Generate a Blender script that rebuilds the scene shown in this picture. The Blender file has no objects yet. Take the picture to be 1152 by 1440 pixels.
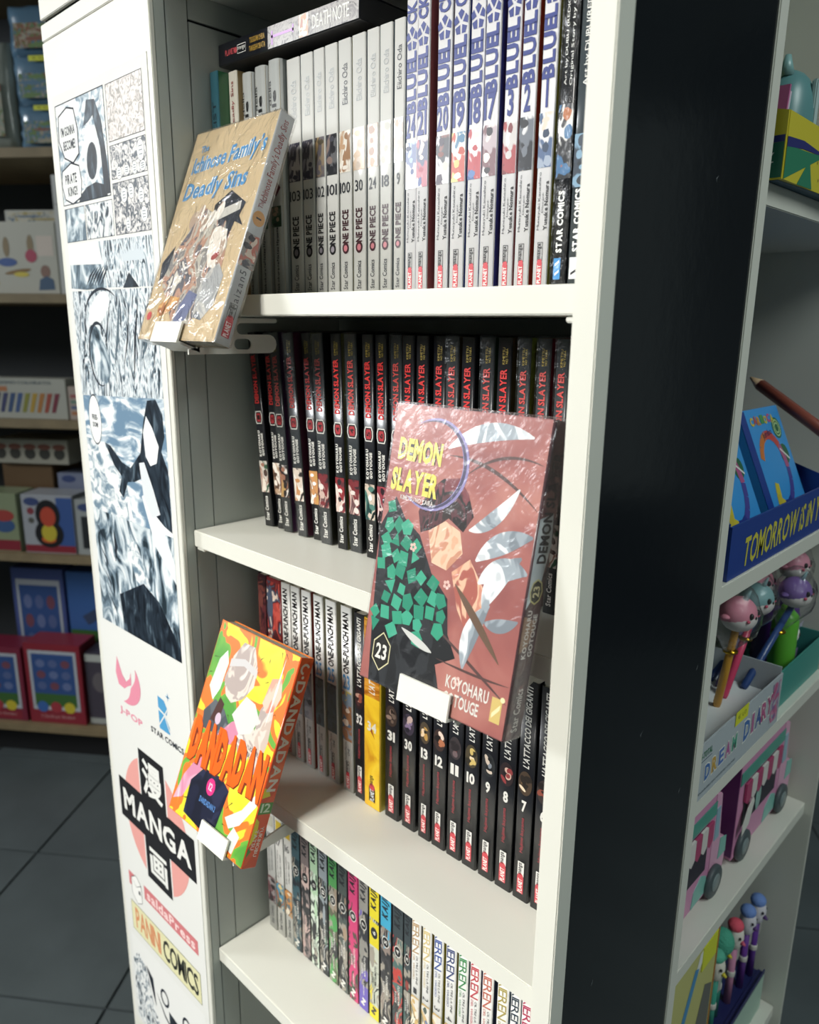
import bpy, bmesh, math, random
from mathutils import Vector, Matrix
random.seed(7)
H = 1.45                      # camera height above the floor; bookcase heights below are given relative to it
sc = bpy.context.scene
# ---------------------------------------------------------------- camera
F_PX = 1061.61; YAW = .765; PITCH = .2421; ROLL = .0109
fw = Vector((-math.sin(YAW)*math.cos(PITCH), math.cos(YAW)*math.cos(PITCH), -math.sin(PITCH)))
r0 = fw.cross(Vector((0, 0, 1))).normalized(); u0 = r0.cross(fw)
cr, sr = math.cos(ROLL), math.sin(ROLL)
rt = cr*r0 + sr*u0; up = -sr*r0 + cr*u0
cam_d = bpy.data.cameras.new('camera'); cam = bpy.data.objects.new('camera', cam_d)
sc.collection.objects.link(cam)
cam.matrix_world = Matrix(((rt.x, up.x, -fw.x, .5971), (rt.y, up.y, -fw.y, -.3284), (rt.z, up.z, -fw.z, H), (0, 0, 0, 1)))
cam_d.sensor_fit = 'VERTICAL'; cam_d.sensor_height = 36; cam_d.lens = F_PX/1440*36
cam_d.clip_start = .02; cam_d.clip_end = 60
sc.camera = cam
cam_d.dof.use_dof = True; cam_d.dof.focus_distance = .52; cam_d.dof.aperture_fstop = 9
# ---------------------------------------------------------------- world, lights, exposure
w = bpy.data.worlds.new('shop_ambient'); sc.world = w; w.use_nodes = True
w.node_tree.nodes['Background'].inputs[0].default_value = (.60, .72, .70, 1)
w.node_tree.nodes['Background'].inputs[1].default_value = .18
def area(name, loc, target, sx, sy, power, col=(1, 1, 1)):
    L = bpy.data.lights.new(name, 'AREA'); L.shape = 'RECTANGLE'; L.size = sx; L.size_y = sy; L.energy = power; L.color = col
    o = bpy.data.objects.new(name, L); sc.collection.objects.link(o); o.location = loc
    o.rotation_euler = (Vector(target)-Vector(loc)).to_track_quat('-Z', 'Y').to_euler()
    return o
area('ceiling_light_front', (.05, -1.65, 2.80), (.22, .0, 1.15), .6, 2.0, 37, (1, .97, .91)).data.spread = math.radians(84)
area('ceiling_light_side', (1.9, .0, 2.80), (1.7, .1, 0), .4, 1.8, 36, (.90, 1, .97))
area('shop_window', (-3.45, -3.0, 2.55), (0, .07, 1.6), 1.0, .62, 46, (.95, .98, 1)).data.spread = math.radians(120)
sc.view_settings.view_transform = 'Standard'; sc.view_settings.look = 'None'
sc.view_settings.exposure = -0.04; sc.view_settings.gamma = 1; sc.view_settings.use_curve_mapping = False
# ---------------------------------------------------------------- materials
def lin(h):
    h = h.lstrip('#'); v = [int(h[i:i+2], 16)/255 for i in (0, 2, 4)]
    return tuple(x/12.92 if x <= .04045 else ((x+.055)/1.055)**2.4 for x in v)
MATS = {}
def M(col, rough=.5, metal=0., coat=0., noise=0., nscale=20., bump=0., bscale=200., alpha=1., spec=.5, emit=0.):
    """plain procedural material, optional noise in colour and fine relief"""
    key = (col, rough, metal, coat, noise, nscale, bump, bscale, alpha, spec, emit)
    if key in MATS: return MATS[key]
    m = bpy.data.materials.new('surface_'+col.strip('#')); m.use_nodes = True
    n = m.node_tree.nodes; l = m.node_tree.links; b = n['Principled BSDF']
    c = lin(col); b.inputs['Base Color'].default_value = (*c, 1); b.inputs['Roughness'].default_value = rough
    b.inputs['Metallic'].default_value = metal; b.inputs['Coat Weight'].default_value = coat
    b.inputs['Coat Roughness'].default_value = .12; b.inputs['Specular IOR Level'].default_value = spec
    if noise or bump:
        tc = n.new('ShaderNodeTexCoord')
    if noise:
        t = n.new('ShaderNodeTexNoise'); t.inputs['Scale'].default_value = nscale; t.inputs['Detail'].default_value = 6
        l.new(tc.outputs['Object'], t.inputs['Vector'])
        rp = n.new('ShaderNodeValToRGB'); l.new(t.outputs['Fac'], rp.inputs['Fac'])
        rp.color_ramp.elements[0].position = .3; rp.color_ramp.elements[1].position = .7
        rp.color_ramp.elements[0].color = (*[x*(1-noise) for x in c], 1)
        rp.color_ramp.elements[1].color = (*[min(1, x*(1+noise)) for x in c], 1)
        l.new(rp.outputs['Color'], b.inputs['Base Color'])
    if bump:
        t2 = n.new('ShaderNodeTexNoise'); t2.inputs['Scale'].default_value = bscale; t2.inputs['Detail'].default_value = 3
        l.new(tc.outputs['Object'], t2.inputs['Vector'])
        bp = n.new('ShaderNodeBump'); bp.inputs['Strength'].default_value = bump; bp.inputs['Distance'].default_value = .002
        l.new(t2.outputs['Fac'], bp.inputs['Height']); l.new(bp.outputs['Normal'], b.inputs['Normal'])
    if emit:
        b.inputs['Emission Color'].default_value = (*c, 1); b.inputs['Emission Strength'].default_value = emit
    MATS[key] = m
    return m
def film(name, bump, scale, base=.05, rough=.12):
    """thin clear wrap: transparent, with mirror-like crinkled reflections"""
    m = bpy.data.materials.new(name); m.use_nodes = True; n = m.node_tree.nodes; l = m.node_tree.links
    n.remove(n['Principled BSDF']); out = n['Material Output']
    tr = n.new('ShaderNodeBsdfTransparent'); gl = n.new('ShaderNodeBsdfGlossy'); gl.inputs['Roughness'].default_value = rough
    lw = n.new('ShaderNodeLayerWeight'); lw.inputs['Blend'].default_value = .5
    fr = n.new('ShaderNodeMath'); fr.operation = 'POWER'; fr.inputs[1].default_value = 4.; l.new(lw.outputs['Facing'], fr.inputs[0])
    ad = n.new('ShaderNodeMath'); ad.operation = 'ADD'; ad.inputs[1].default_value = base
    mx = n.new('ShaderNodeMixShader'); tc = n.new('ShaderNodeTexCoord'); t = n.new('ShaderNodeTexNoise')
    t.inputs['Scale'].default_value = scale; t.inputs['Detail'].default_value = 5; t.inputs['Distortion'].default_value = 1.5
    l.new(tc.outputs['Object'], t.inputs['Vector'])
    bp = n.new('ShaderNodeBump'); bp.inputs['Strength'].default_value = bump; bp.inputs['Distance'].default_value = .003
    l.new(t.outputs['Fac'], bp.inputs['Height'])
    l.new(bp.outputs['Normal'], gl.inputs['Normal']); l.new(bp.outputs['Normal'], lw.inputs['Normal'])
    l.new(fr.outputs[0], ad.inputs[0]); l.new(ad.outputs[0], mx.inputs[0])
    l.new(tr.outputs[0], mx.inputs[1]); l.new(gl.outputs[0], mx.inputs[2]); l.new(mx.outputs[0], out.inputs[0])
    return m
def ink(name, scale, stops, kind='noise', distort=2., detail=8., stretch=(1, 1, 1), rot=0., rough=.35, spec=.5):
    """flat print whose tones follow a noise or a wave pattern; stops = [(pos, hex)]"""
    m = bpy.data.materials.new(name); m.use_nodes = True; n = m.node_tree.nodes; l = m.node_tree.links; b = n['Principled BSDF']
    tc = n.new('ShaderNodeTexCoord'); mp = n.new('ShaderNodeMapping'); l.new(tc.outputs['Object'], mp.inputs['Vector'])
    mp.inputs['Scale'].default_value = stretch; mp.inputs['Rotation'].default_value = (0, rot, 0)
    if kind == 'noise':
        t = n.new('ShaderNodeTexNoise'); t.inputs['Detail'].default_value = detail; t.inputs['Distortion'].default_value = distort
    elif kind == 'wave':
        t = n.new('ShaderNodeTexWave'); t.inputs['Distortion'].default_value = distort; t.inputs['Detail'].default_value = detail
    else:
        t = n.new('ShaderNodeTexVoronoi'); t.distance = 'MANHATTAN'
    t.inputs['Scale'].default_value = scale; l.new(mp.outputs['Vector'], t.inputs['Vector'])
    rp = n.new('ShaderNodeValToRGB'); e = rp.color_ramp.elements
    while len(e) < len(stops): e.new(.5)
    for k, (p, h) in enumerate(stops): e[k].position = p; e[k].color = (*lin(h), 1)
    l.new(t.outputs['Fac' if kind != 'voro' else 'Distance'], rp.inputs['Fac']); l.new(rp.outputs['Color'], b.inputs['Base Color'])
    b.inputs['Roughness'].default_value = rough; b.inputs['Specular IOR Level'].default_value = spec
    return m
# ---------------------------------------------------------------- object helpers
COL = sc.collection
def link(o, parent=None):
    COL.objects.link(o)
    if parent: o.parent = parent
    return o
def tag(o, label=None, cat=None, group=None, kind=None):
    if label: o['label'] = label
    if cat: o['category'] = cat
    if group: o['group'] = group
    if kind: o['kind'] = kind
    return o
def thing(name, label, cat, loc=(0, 0, 0), rot=(0, 0, 0), group=None):
    o = bpy.data.objects.new(name, None); o.empty_display_size = .01; link(o)
    o.location = loc; o.rotation_euler = rot
    return tag(o, label, cat, group)
def mesh_obj(name, bm, mats, parent=None, smooth=False):
    me = bpy.data.meshes.new(name); bm.to_mesh(me); bm.free()
    for m in (mats if isinstance(mats, (list, tuple)) else [mats]): me.materials.append(m)
    if smooth:
        for p in me.polygons: p.use_smooth = True
    return link(bpy.data.objects.new(name, me), parent)
def bbox(bm, x0, x1, y0, y1, z0, z1, mi=0, bev=0.):
    r = bmesh.ops.create_cube(bm, size=1)
    for v in r['verts']:
        v.co = ((x0+x1)/2+v.co.x*(x1-x0), (y0+y1)/2+v.co.y*(y1-y0), (z0+z1)/2+v.co.z*(z1-z0))
    if bev:
        es = list({e for v in r['verts'] for e in v.link_edges})
        fs = bmesh.ops.bevel(bm, geom=es, offset=bev, segments=2, affect='EDGES')['faces']
    for f in bm.faces:
        if f.material_index == 0 and mi: f.material_index = mi
def box(name, x0, x1, y0, y1, z0, z1, mat, parent=None, bev=0.):
    bm = bmesh.new(); bbox(bm, x0, x1, y0, y1, z0, z1, 0, bev); return mesh_obj(name, bm, mat, parent)
def prism(name, pts, axis, a, b, mat, parent=None, bev=0.):
    """extrude a 2D outline between a and b along an axis; pts are the other two coordinates in order"""
    bm = bmesh.new(); P = lambda q, t: {'x': (t, q[0], q[1]), 'y': (q[0], t, q[1]), 'z': (q[0], q[1], t)}[axis]
    A = [bm.verts.new(P(q, a)) for q in pts]; B = [bm.verts.new(P(q, b)) for q in pts]; k = len(pts)
    bm.faces.new(A); bm.faces.new(B[::-1])
    for i in range(k): bm.faces.new((A[i], B[i], B[(i+1) % k], A[(i+1) % k]))
    bmesh.ops.recalc_face_normals(bm, faces=bm.faces)
    if bev: bmesh.ops.bevel(bm, geom=list(bm.edges), offset=bev, segments=2, affect='EDGES')
    return mesh_obj(name, bm, mat, parent)
def blob(name, c, r, mat, parent=None, seg=20, rings=12, warp=None):
    bm = bmesh.new(); bmesh.ops.create_uvsphere(bm, u_segments=seg, v_segments=rings, radius=1)
    for v in bm.verts:
        p = v.co.copy()
        if warp: p = Vector(warp(p))
        v.co = (c[0]+p.x*r[0], c[1]+p.y*r[1], c[2]+p.z*r[2])
    return mesh_obj(name, bm, mat, parent, True)
def lathe(name, prof, c, mat, parent=None, seg=20, tilt=None):
    bm = bmesh.new(); rings = []
    for r, z in prof: rings.append([bm.verts.new((r*math.cos(2*math.pi*k/seg), r*math.sin(2*math.pi*k/seg), z)) for k in range(seg)])
    for A, B in zip(rings, rings[1:]):
        for k in range(seg): bm.faces.new((A[k], A[(k+1) % seg], B[(k+1) % seg], B[k]))
    bm.faces.new(rings[0][::-1]); bm.faces.new(rings[-1])
    if tilt is not None: bmesh.ops.transform(bm, matrix=tilt, verts=bm.verts)
    bmesh.ops.translate(bm, vec=c, verts=bm.verts)
    return mesh_obj(name, bm, mat, parent, True)
def rod(name, a, b, r, mat, parent=None, seg=12, r2=None):
    a, b = Vector(a), Vector(b); d = b-a; q = d.to_track_quat('Z', 'Y').to_matrix().to_4x4()
    return lathe(name, [(r, 0), (r2 or r, d.length)], a, mat, parent, seg, q)
# ---------------------------------------------------------------- lettering and flat print
GL = {}
def glyph(ch, bold):
    k = (ch, bold)
    if k not in GL:
        cu = bpy.data.curves.new('glyph', 'FONT'); cu.body = ch; cu.size = 1; cu.resolution_u = 2; cu.offset = bold; cu.fill_mode = 'FRONT'
        ob = bpy.data.objects.new('glyph', cu); me = ob.to_mesh()
        v = [(p.co.x, p.co.y) for p in me.vertices]; f = [tuple(p.vertices) for p in me.polygons]
        ob.to_mesh_clear(); bpy.data.objects.remove(ob); bpy.data.curves.remove(cu)
        x0 = min([p[0] for p in v] or [0]); x1 = max([p[0] for p in v] or [0])
        GL[k] = ([(p[0]-x0, p[1]) for p in v], f, x1-x0)
    return GL[k]
def layout(s, bold=0., gap=.07):
    V, Fs, x = [], [], 0.
    for ch in s:
        if ch == ' ': x += .25; continue
        v, f, wd = glyph(ch, bold); o = len(V)
        V += [(p[0]+x, p[1]) for p in v]; Fs += [tuple(i+o for i in q) for q in f]; x += wd+gap
    return V, Fs
class Print:
    """flat print in (u, v) metres, stacked in thin layers; built as one mesh on a plane"""
    def __init__(s): s.v, s.f, s.m, s.mats = [], [], [], []
    def add(s, V, Fs, mat, layer):
        if mat not in s.mats: s.mats.append(mat)
        k = s.mats.index(mat); o = len(s.v)
        s.v += [(p[0], p[1], layer) for p in V]; s.f += [tuple(i+o for i in q) for q in Fs]; s.m += [k]*len(Fs)
    def poly(s, pts, mat, layer=1): s.add(pts, [tuple(range(len(pts)))], mat, layer)
    def rect(s, a, b, c, d, mat, layer=1): s.poly([(a, b), (c, b), (c, d), (a, d)], mat, layer)
    def ell(s, cu, cv, ru, rv, mat, layer=1, n=24, a0=0, a1=2*math.pi, rot=0):
        P = []
        for k in range(n):
            t = a0+(a1-a0)*k/(n if abs(a1-a0) > 6.28 else n-1); x, y = ru*math.cos(t), rv*math.sin(t)
            P.append((cu+x*math.cos(rot)-y*math.sin(rot), cv+x*math.sin(rot)+y*math.cos(rot)))
        s.poly(P, mat, layer)
    def ring(s, cu, cv, r, wd, mat, layer=1, n=36, a0=0, a1=2*math.pi, sq=1., taper=False):
        V, Fs = [], []
        for k in range(n+1):
            t = a0+(a1-a0)*k/n; ww = wd*(math.sin(math.pi*k/n) if taper else 1)
            for q in (r-ww, r): V.append((cu+q*math.cos(t), cv+q*sq*math.sin(t)))
        for k in range(n): Fs.append((2*k, 2*k+1, 2*k+3, 2*k+2))
        s.add(V, Fs, mat, layer)
    def line(s, pts, wd, mat, layer=1, taper=True):
        V, Fs = [], []; n = len(pts)
        for k, p in enumerate(pts):
            q = pts[min(k+1, n-1)]; q0 = pts[max(k-1, 0)]; dx, dy = q[0]-q0[0], q[1]-q0[1]; L = math.hypot(dx, dy) or 1
            ww = wd*((1-abs(2*k/(n-1)-1)**2)*.9+.1 if taper and n > 2 else 1)/2
            V += [(p[0]-dy/L*ww, p[1]+dx/L*ww), (p[0]+dy/L*ww, p[1]-dx/L*ww)]
        for k in range(n-1): Fs.append((2*k, 2*k+1, 2*k+3, 2*k+2))
        s.add(V, Fs, mat, layer)
    def text(s, t, cu, cv, L, hh, mat, rot=0, layer=2, bold=0., shear=0., gap=.07, warp=None):
        V, Fs = layout(t, bold, gap)
        if not V: return
        xs = [p[0] for p in V]; ys = [p[1] for p in V]; a, b, c, d = min(xs), max(xs), min(ys), max(ys)
        R = math.radians(rot); cs, sn = math.cos(R), math.sin(R); W = []
        for x, y in V:
            X = ((x-a)/((b-a) or 1)-.5)*L; Y = ((y-c)/((d-c) or 1)-.5)*hh
            if warp: X, Y = warp(X, Y)
            X += shear*Y; W.append((cu+X*cs-Y*sn, cv+X*sn+Y*cs))
        s.add(W, Fs, mat, layer)
    def build(s, name, parent, org, U, V, N, step=.00012):
        org, U, V, N = map(Vector, (org, U, V, N)); me = bpy.data.meshes.new(name)
        me.from_pydata([tuple(org+U*p[0]+V*p[1]+N*(.0001+step*p[2])) for p in s.v], [], s.f)
        flip = U.cross(V).dot(N) < 0
        for m in s.mats: me.materials.append(m)
        for p, k in zip(me.polygons, s.m): p.material_index = k
        if flip: me.flip_normals()
        return link(bpy.data.objects.new(name, me), parent)
BLACK = M('#16161a', .45); WHITE = M('#e6e7e2', .45); RED = M('#b8323a', .45)
PICS = {}
def picmat(cols, seed, scale=62., rough=.3):
    """soft painted print: several inks mixed by a distorted noise"""
    key = (tuple(cols), scale)
    if key not in PICS:
        st = []; n = len(cols); order = list(cols); random.Random(seed).shuffle(order)
        for k, c in enumerate(order): st += [(.30+.40*k/n, c), (.30+.40*(k+.75)/n, c)]
        PICS[key] = ink('picture_print', scale, st, 'noise', 1.2, 2., (1, 1, .6), 0, rough)
    return PICS[key]
def splatter(p, u0, v0, u1, v1, cols, n=9, layer=1, seed=0, rough=.35):
    """picture stand-in: a soft patch of the picture's colours with a few flat shapes, kept inside its rectangle"""
    R = random.Random(seed); p.rect(u0, v0, u1, v1, picmat(cols, seed), layer)
    W, Hh = u1-u0, v1-v0
    for k in range(4):
        c = M(R.choice(cols[1:]), rough); cx, cy = u0+W*R.uniform(.25, .75), v0+Hh*(.12+.25*k)
        rx, ry = W*R.uniform(.16, .34), Hh*R.uniform(.05, .12); a = R.uniform(0, 3.1)
        p.poly([(min(u1, max(u0, cx+rx*m*math.cos(a+t))), min(v1, max(v0, cy+ry*m*math.sin(a+t)))) for t, m in ((q*.628, R.uniform(.75, 1.1)) for q in range(10))], c, layer+.2+.05*k)
# ---------------------------------------------------------------- shop axes (the bookcase stands askew in the shop)
SU = Vector((.79939, .60082, 0)); SN = Vector((.60082, -.79939, 0)); SO = Vector((-1.8703, .4700, 0))
SANG = math.atan2(SU.y, SU.x)
def shop(u, n, z=0): return SO + SU*u + SN*n + Vector((0, 0, z))
# floor: grout bed and separate tiles
TILE = .445
fm = M('#3b4347', .8, noise=.12, nscale=3)
fl = box('floor', -6, 6, -6, 6, -.05, -.006, fm); fl.rotation_euler.z = SANG; fl.location = shop(1.5, .8); tag(fl, 'dark grey tiled shop floor', None, None, 'structure')
tm = M('#596264', .42, noise=.16, nscale=5, bump=.05, bscale=60)
bm = bmesh.new(); bbox(bm, .003, TILE-.003, .003, TILE-.003, 0, .006, 0, .0012)
tile0 = mesh_obj('floor_tile', bm, tm, fl)
first = True
for i in range(-4, 9):
    for j in range(-3, 9):
        p = Vector((.243+i*TILE-1.5, -(.428+j*TILE)+.8, -.006))
        t = tile0 if first else link(tile0.copy(), fl)
        first = False; t.location = p
# shop wall behind the toy shelves and the ceiling overhead
wl = box('wall_back', -3.5, 5.5, -.06, 0, 0, 2.85, M('#5b6164', .9, noise=.05, nscale=2)); wl.location = shop(0, -.46); wl.rotation_euler.z = SANG
tag(wl, 'dark grey shop wall behind the toy shelving', None, None, 'structure')
ce = box('ceiling', -5, 5, -5, 5, 0, .05, M('#c9ccca', .9, noise=.03, nscale=2)); ce.location = shop(1.5, .8, 2.85); ce.rotation_euler.z = SANG
tag(ce, 'plain pale shop ceiling', None, None, 'structure')
# ---------------------------------------------------------------- the bookcase
PW = M('#dcdcd2', .38, noise=.025, nscale=7, bump=.02, bscale=300)      # white lacquered board
PG = M('#aab0aa', .5, noise=.03, nscale=9, bump=.03, bscale=300)       # side and back boards, inner shade put into a greyer white
PB = M('#12161b', .16, noise=.10, nscale=4, bump=.05, bscale=70)       # black glossy panel
PK = M('#101114', .8)
W, X1 = .39, .4043
bc = thing('bookcase', 'white bookcase with open shelves, wide poster stile and black glossy side panel', 'bookcase', (0, 0, 0))
def B(n, x0, x1, y0, y1, z0, z1, m, bev=.0006, par=bc): return box(n, x0, x1, y0, y1, H+z0 if z0 > -H else 0, H+z1, m, par, bev)
B('column_core', -.2000, -.0022, .0045, .188, -H, .60, PK, 0)
B('face_panel', -.2012, 0, 0, .004, -1.37, .2522, PW)
B('face_panel', -.2012, 0, 0, .004, .2532, .2672, PW)
B('face_panel', -.2012, 0, 0, .004, .2712, .60, PW)
B('plinth', -.198, .40, .012, .185, -H, -1.372, PK)
for y0, y1, z0, z1 in ((.0042, .0131, -1.37, .60), (.0139, .0329, -1.37, .60), (.0337, .188, -1.37, .2325), (.0337, .188, .2345, .60)):
    B('wall_board', -.0021, 0, y0, y1, z0, z1, PG, .0003)
B('outer_side', -.2012, -.2002, .0042, .188, -1.37, .60, PW, .0003)
for zt in (.2677, .0212, -.1816, -.4077, -.6352, -.862, -1.09, -1.31):
    B('shelf', .0006, W-.0006, .0114, .186, zt-.0152, zt, PW, .0007)
    for x in (.0006, W-.0125):
        B('shelf_support', x, x+.012, .0140, .024, zt-.0190, zt-.0154, PW, .0008)
B('back_panel', -.2, .3995, .1884, .1915, -1.37, .60, PG, 0)
B('side_board', W, .3994, .0153, .188, -1.37, .60, PW, .0003)
B('post', W, X1, 0, .0151, -H, .60, PW, .0008)
B('side_panel', .3997, .4032, .0153, .1824, -1.37, .60, PB, 0)
B('post', .3997, X1, .1827, .1965, -H, .60, PW, .0008)
# small scuffs on the black panel
sp = Print(); SC = M('#8d9396', .6)
for y, z, a in ((.168, -.235, .7), (.160, -.33, 1.2), (.05, -.42, .3), (.12, .08, 1.5), (.09, -.255, 2)):
    sp.line([(y, z), (y+.0016*math.cos(a), z+.0022*math.sin(a)), (y+.0024, z+.004)], .0005, SC, 1)
sp.build('scuff', bc, (.4032, 0, H), (0, 1, 0), (0, 0, 1), (1, 0, 0))
# ---------------------------------------------------------------- side shelving behind the black panel
su = thing('shelving_unit', 'white shelving unit with stationery, joined behind the black side panel', 'shelves', (0, 0, 0))
RS = [.0925, -.1835, -.3625, -.5259, -.813, -1.05]
for z in RS: B('shelf', .12, .3997, .1970, .5378, z-.0145, z, PW, .0007, su)
B('shelf', .12, .3997, .1970, .5378, .44, .455, PW, .0007, su)
B('back_panel', .115, .1195, .1970, .5425, -1.4, .6, PG, 0, su)
B('end_panel', .115, .4085, .5385, .5425, -H, .6, PW, .0004, su)
B('near_panel', .115, .3990, .1920, .1967, -H, .6, PG, 0, su)
# ---------------------------------------------------------------- paperbacks
FILM = film('cellophane_film', .35, 90, .035, .2)
FILMX = film('cellophane_film_creased', 1., 48, .09, .10)
PAGES = ink('page_edges', 900, [(.3, '#cfcabb'), (.7, '#aaa596')], 'wave', 3., 2., (1, .05, .05), 0, .8)
PAGESD = ink('page_edges_dark', 900, [(.3, '#4a4b4c'), (.7, '#2b2c2f')], 'wave', 3., 2., (.05, .05, 1), 0, .8)
def cover_mesh(t, d, h, r=.0013, th=.0004, ms=None):
    """U-shaped cover: rounded spine at y=0, boards running back to y=d; origin bottom centre of the spine"""
    a = t/2; out = [(-a, d), (-a, r)]
    for k in range(1, 4): q = math.pi/2*k/4; out.append((-a+r-r*math.cos(q), r-r*math.sin(q)))
    out += [(-a+r, 0)]; out = out+[(-x, y) for x, y in out[::-1]]
    inn = [(-a+th, d), (-a+th, r)]+[(-a+r, th)]; inn = inn+[(-x, y) for x, y in inn[::-1]]
    bm = bmesh.new(); lo = [bm.verts.new((x, y, 0)) for x, y in out]; hi = [bm.verts.new((x, y, h)) for x, y in out]
    n = len(out)
    for k in range(n-1):
        f = bm.faces.new((lo[k], lo[k+1], hi[k+1], hi[k])); f.material_index = 0 if (k > 0 and k < n-2) else 1; f.smooth = 0 < k < n-2
    il = [bm.verts.new((x, y, 0)) for x, y in inn]; ih = [bm.verts.new((x, y, h)) for x, y in inn]
    for k in range(len(inn)-1): bm.faces.new((il[k+1], il[k], ih[k], ih[k+1])).material_index = 1
    for A, Bq in ((lo, il), (hi, ih)):
        f = bm.faces.new(A+Bq[::-1]); f.material_index = 1
    bm.faces.new((lo[0], hi[0], ih[0], il[0])).material_index = 1; bm.faces.new((lo[-1], il[-1], ih[-1], hi[-1])).material_index = 1
    bmesh.ops.recalc_face_normals(bm, faces=bm.faces)
    return bm
class Spine:
    def __init__(s, t, h): s.t, s.h, s.p = t, h, {}
    def __call__(s, n):
        if n not in s.p: s.p[n] = Print()
        return s.p[n]
def book(label, x0, x1, z, h, spine_col, draw, side_col=None, y=.068, d=.113, lean=0., group=None, wrap=None, rough=.28, pages=None, name='paperback', rnd=.0013):
    t = x1-x0; root = thing(name, label, 'book', ((x0+x1)/2, y, H+z+.0002+abs(math.sin(lean))*t/2), (0, lean, 0), group)
    mesh_obj('cover', cover_mesh(t, d, h, rnd), [M(spine_col, rough, coat=.25), M(side_col or spine_col, rough, coat=.25)], root)
    box('page_block', -t/2+.0007, t/2-.0007, .0015, d-.002, .001, h-.001, pages or PAGES, root)
    S = Spine(t, h); draw(S)
    for n, p in S.p.items():
        if p.v: p.build(n, root, (0, 0, 0), (1, 0, 0), (0, 0, 1), (0, -1, 0))
    if wrap:
        e = .0006; bm = bmesh.new(); bbox(bm, -t/2-e, t/2+e, -e*1.6, d+e, 0, h+e*2, 0, .0007)
        bmesh.ops.subdivide_edges(bm, edges=bm.edges[:], cuts=1)
        mesh_obj('cellophane_wrap', bm, wrap, root)
    return root
def planet_logo(S, z0, z1, w=.42, invert=False):
    """red box with white lettering, dot, and a framed lower-case word, reading upwards"""
    t = S.t; hw = t*w/2; p = S('publisher_mark'); m = z0+(z1-z0)*.52
    p.rect(-hw, z0, hw, m, M('#c0444c', .4), 1); p.ell(0, m+.0006, hw*.9, hw*.9, M('#c0444c', .4), 1.4, 14)
    p.text('PLANET', 0, (z0+m)/2-.0004, (m-z0)*.84, hw*1.35, WHITE, 90, 2, .02)
    fr = BLACK if not invert else M('#d9d8d2', .4)
    if invert: p.rect(-hw, m+.001, hw, z1, fr, .9)
    else:
        e = t*.03
        for a in ((-hw, m+.001, -hw+e, z1), (hw-e, m+.001, hw, z1), (-hw, z1-e, hw, z1)): p.rect(*a, fr, 1)
    p.text('manga', 0, m+(z1-m)*.55, (z1-m)*.78, hw*1.3, BLACK, 90, 2, .02)
ORD = ['first', 'second', 'third', 'fourth', 'fifth', 'sixth', 'seventh', 'eighth', 'ninth', 'tenth', 'eleventh', 'twelfth', 'thirteenth',
       'fourteenth', 'fifteenth', 'sixteenth', 'seventeenth', 'eighteenth', 'nineteenth', 'twentieth', 'twenty-first']
Z1, Z2, Z3, Z4 = .0212, -.1816, -.4077, -.6352
# --- top shelf: green, beige and three grey spines by the side wall
DG = M('#3a3d44', .4); RTXT = M('#8e3a3a', .4)
def d_green(S):
    S('title').text('EXORCIST', 0, S.h*.70, .062, S.t*.42, M('#1d2b33', .4), 90, 2, .0)
    splatter(S('picture'), -S.t*.45, S.h*.2, S.t*.45, S.h*.42, ['#2f5b63', '#1d3640', '#86a7a0', '#3c7050'], 8, 1, 3)
book('teal spined paperback with green cover and black serif lettering, next to the side wall', .0012, .0122, Z1, .1775, '#2c5763', d_green, '#2f6a44', y=.050)
def d_beige(S):
    S('title').text("The Ichinose Family's Deadly Sins", 0, S.h*.66, .106, S.t*.42, RTXT, 90, 2, .0)
    planet_logo(S, .004, .03); S('author').text('Taizan5', 0, S.h*.25, .024, S.t*.4, DG, 90)
book('cream spined paperback with beige cover and dark red lettering, beside the teal one', .0130, .0246, Z1, .1775, '#c9c6ba', d_beige, '#b49a6c', y=.060)
for k, (a, b) in enumerate(((.0275, .0408), (.0450, .0598), (.0632, .0782))):
    def d_grey(S, k=k):
        p = S('title'); p.text('Il Monologo della', -S.t*.22, S.h*.72, .070, S.t*.26, BLACK, 90); p.text('Speziale', S.t*.12, S.h*.70, .062, S.t*.45, BLACK, 90, 2, .02)
        q = S('emblem'); q.poly([(0, S.h*.44), (S.t*.42, S.h*.475), (0, S.h*.51), (-S.t*.42, S.h*.475)], M(['#5a3a44', '#4d2430', '#6a2f3d'][k], .4), 1)
        splatter(S('picture'), -S.t*.42, S.h*.31, S.t*.42, S.h*.40, ['#5d6e62', '#2c3a33', '#a08a7a', '#33513f'], 7, 1, 20+k)
        r = S('author'); r.text('Natsu Hyuuga', S.t*.05, S.h*.235, .026, S.t*.26, DG, 90, 2, .03); r.text('Nekokurage', S.t*.05, S.h*.09, .024, S.t*.26, DG, 90, 2, .03)
    book(['rounded grey paperback beside the cream spined one on the top shelf', 'middle one of three rounded grey paperbacks on the top shelf',
          'rounded grey paperback next to the row of glossy white paperbacks'][k], a, b, Z1, .174+.001*k, '#b4b8b7', d_grey, '#8f9595', group='grey trio on the top shelf', rough=.16, y=.062, rnd=.0042)
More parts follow.
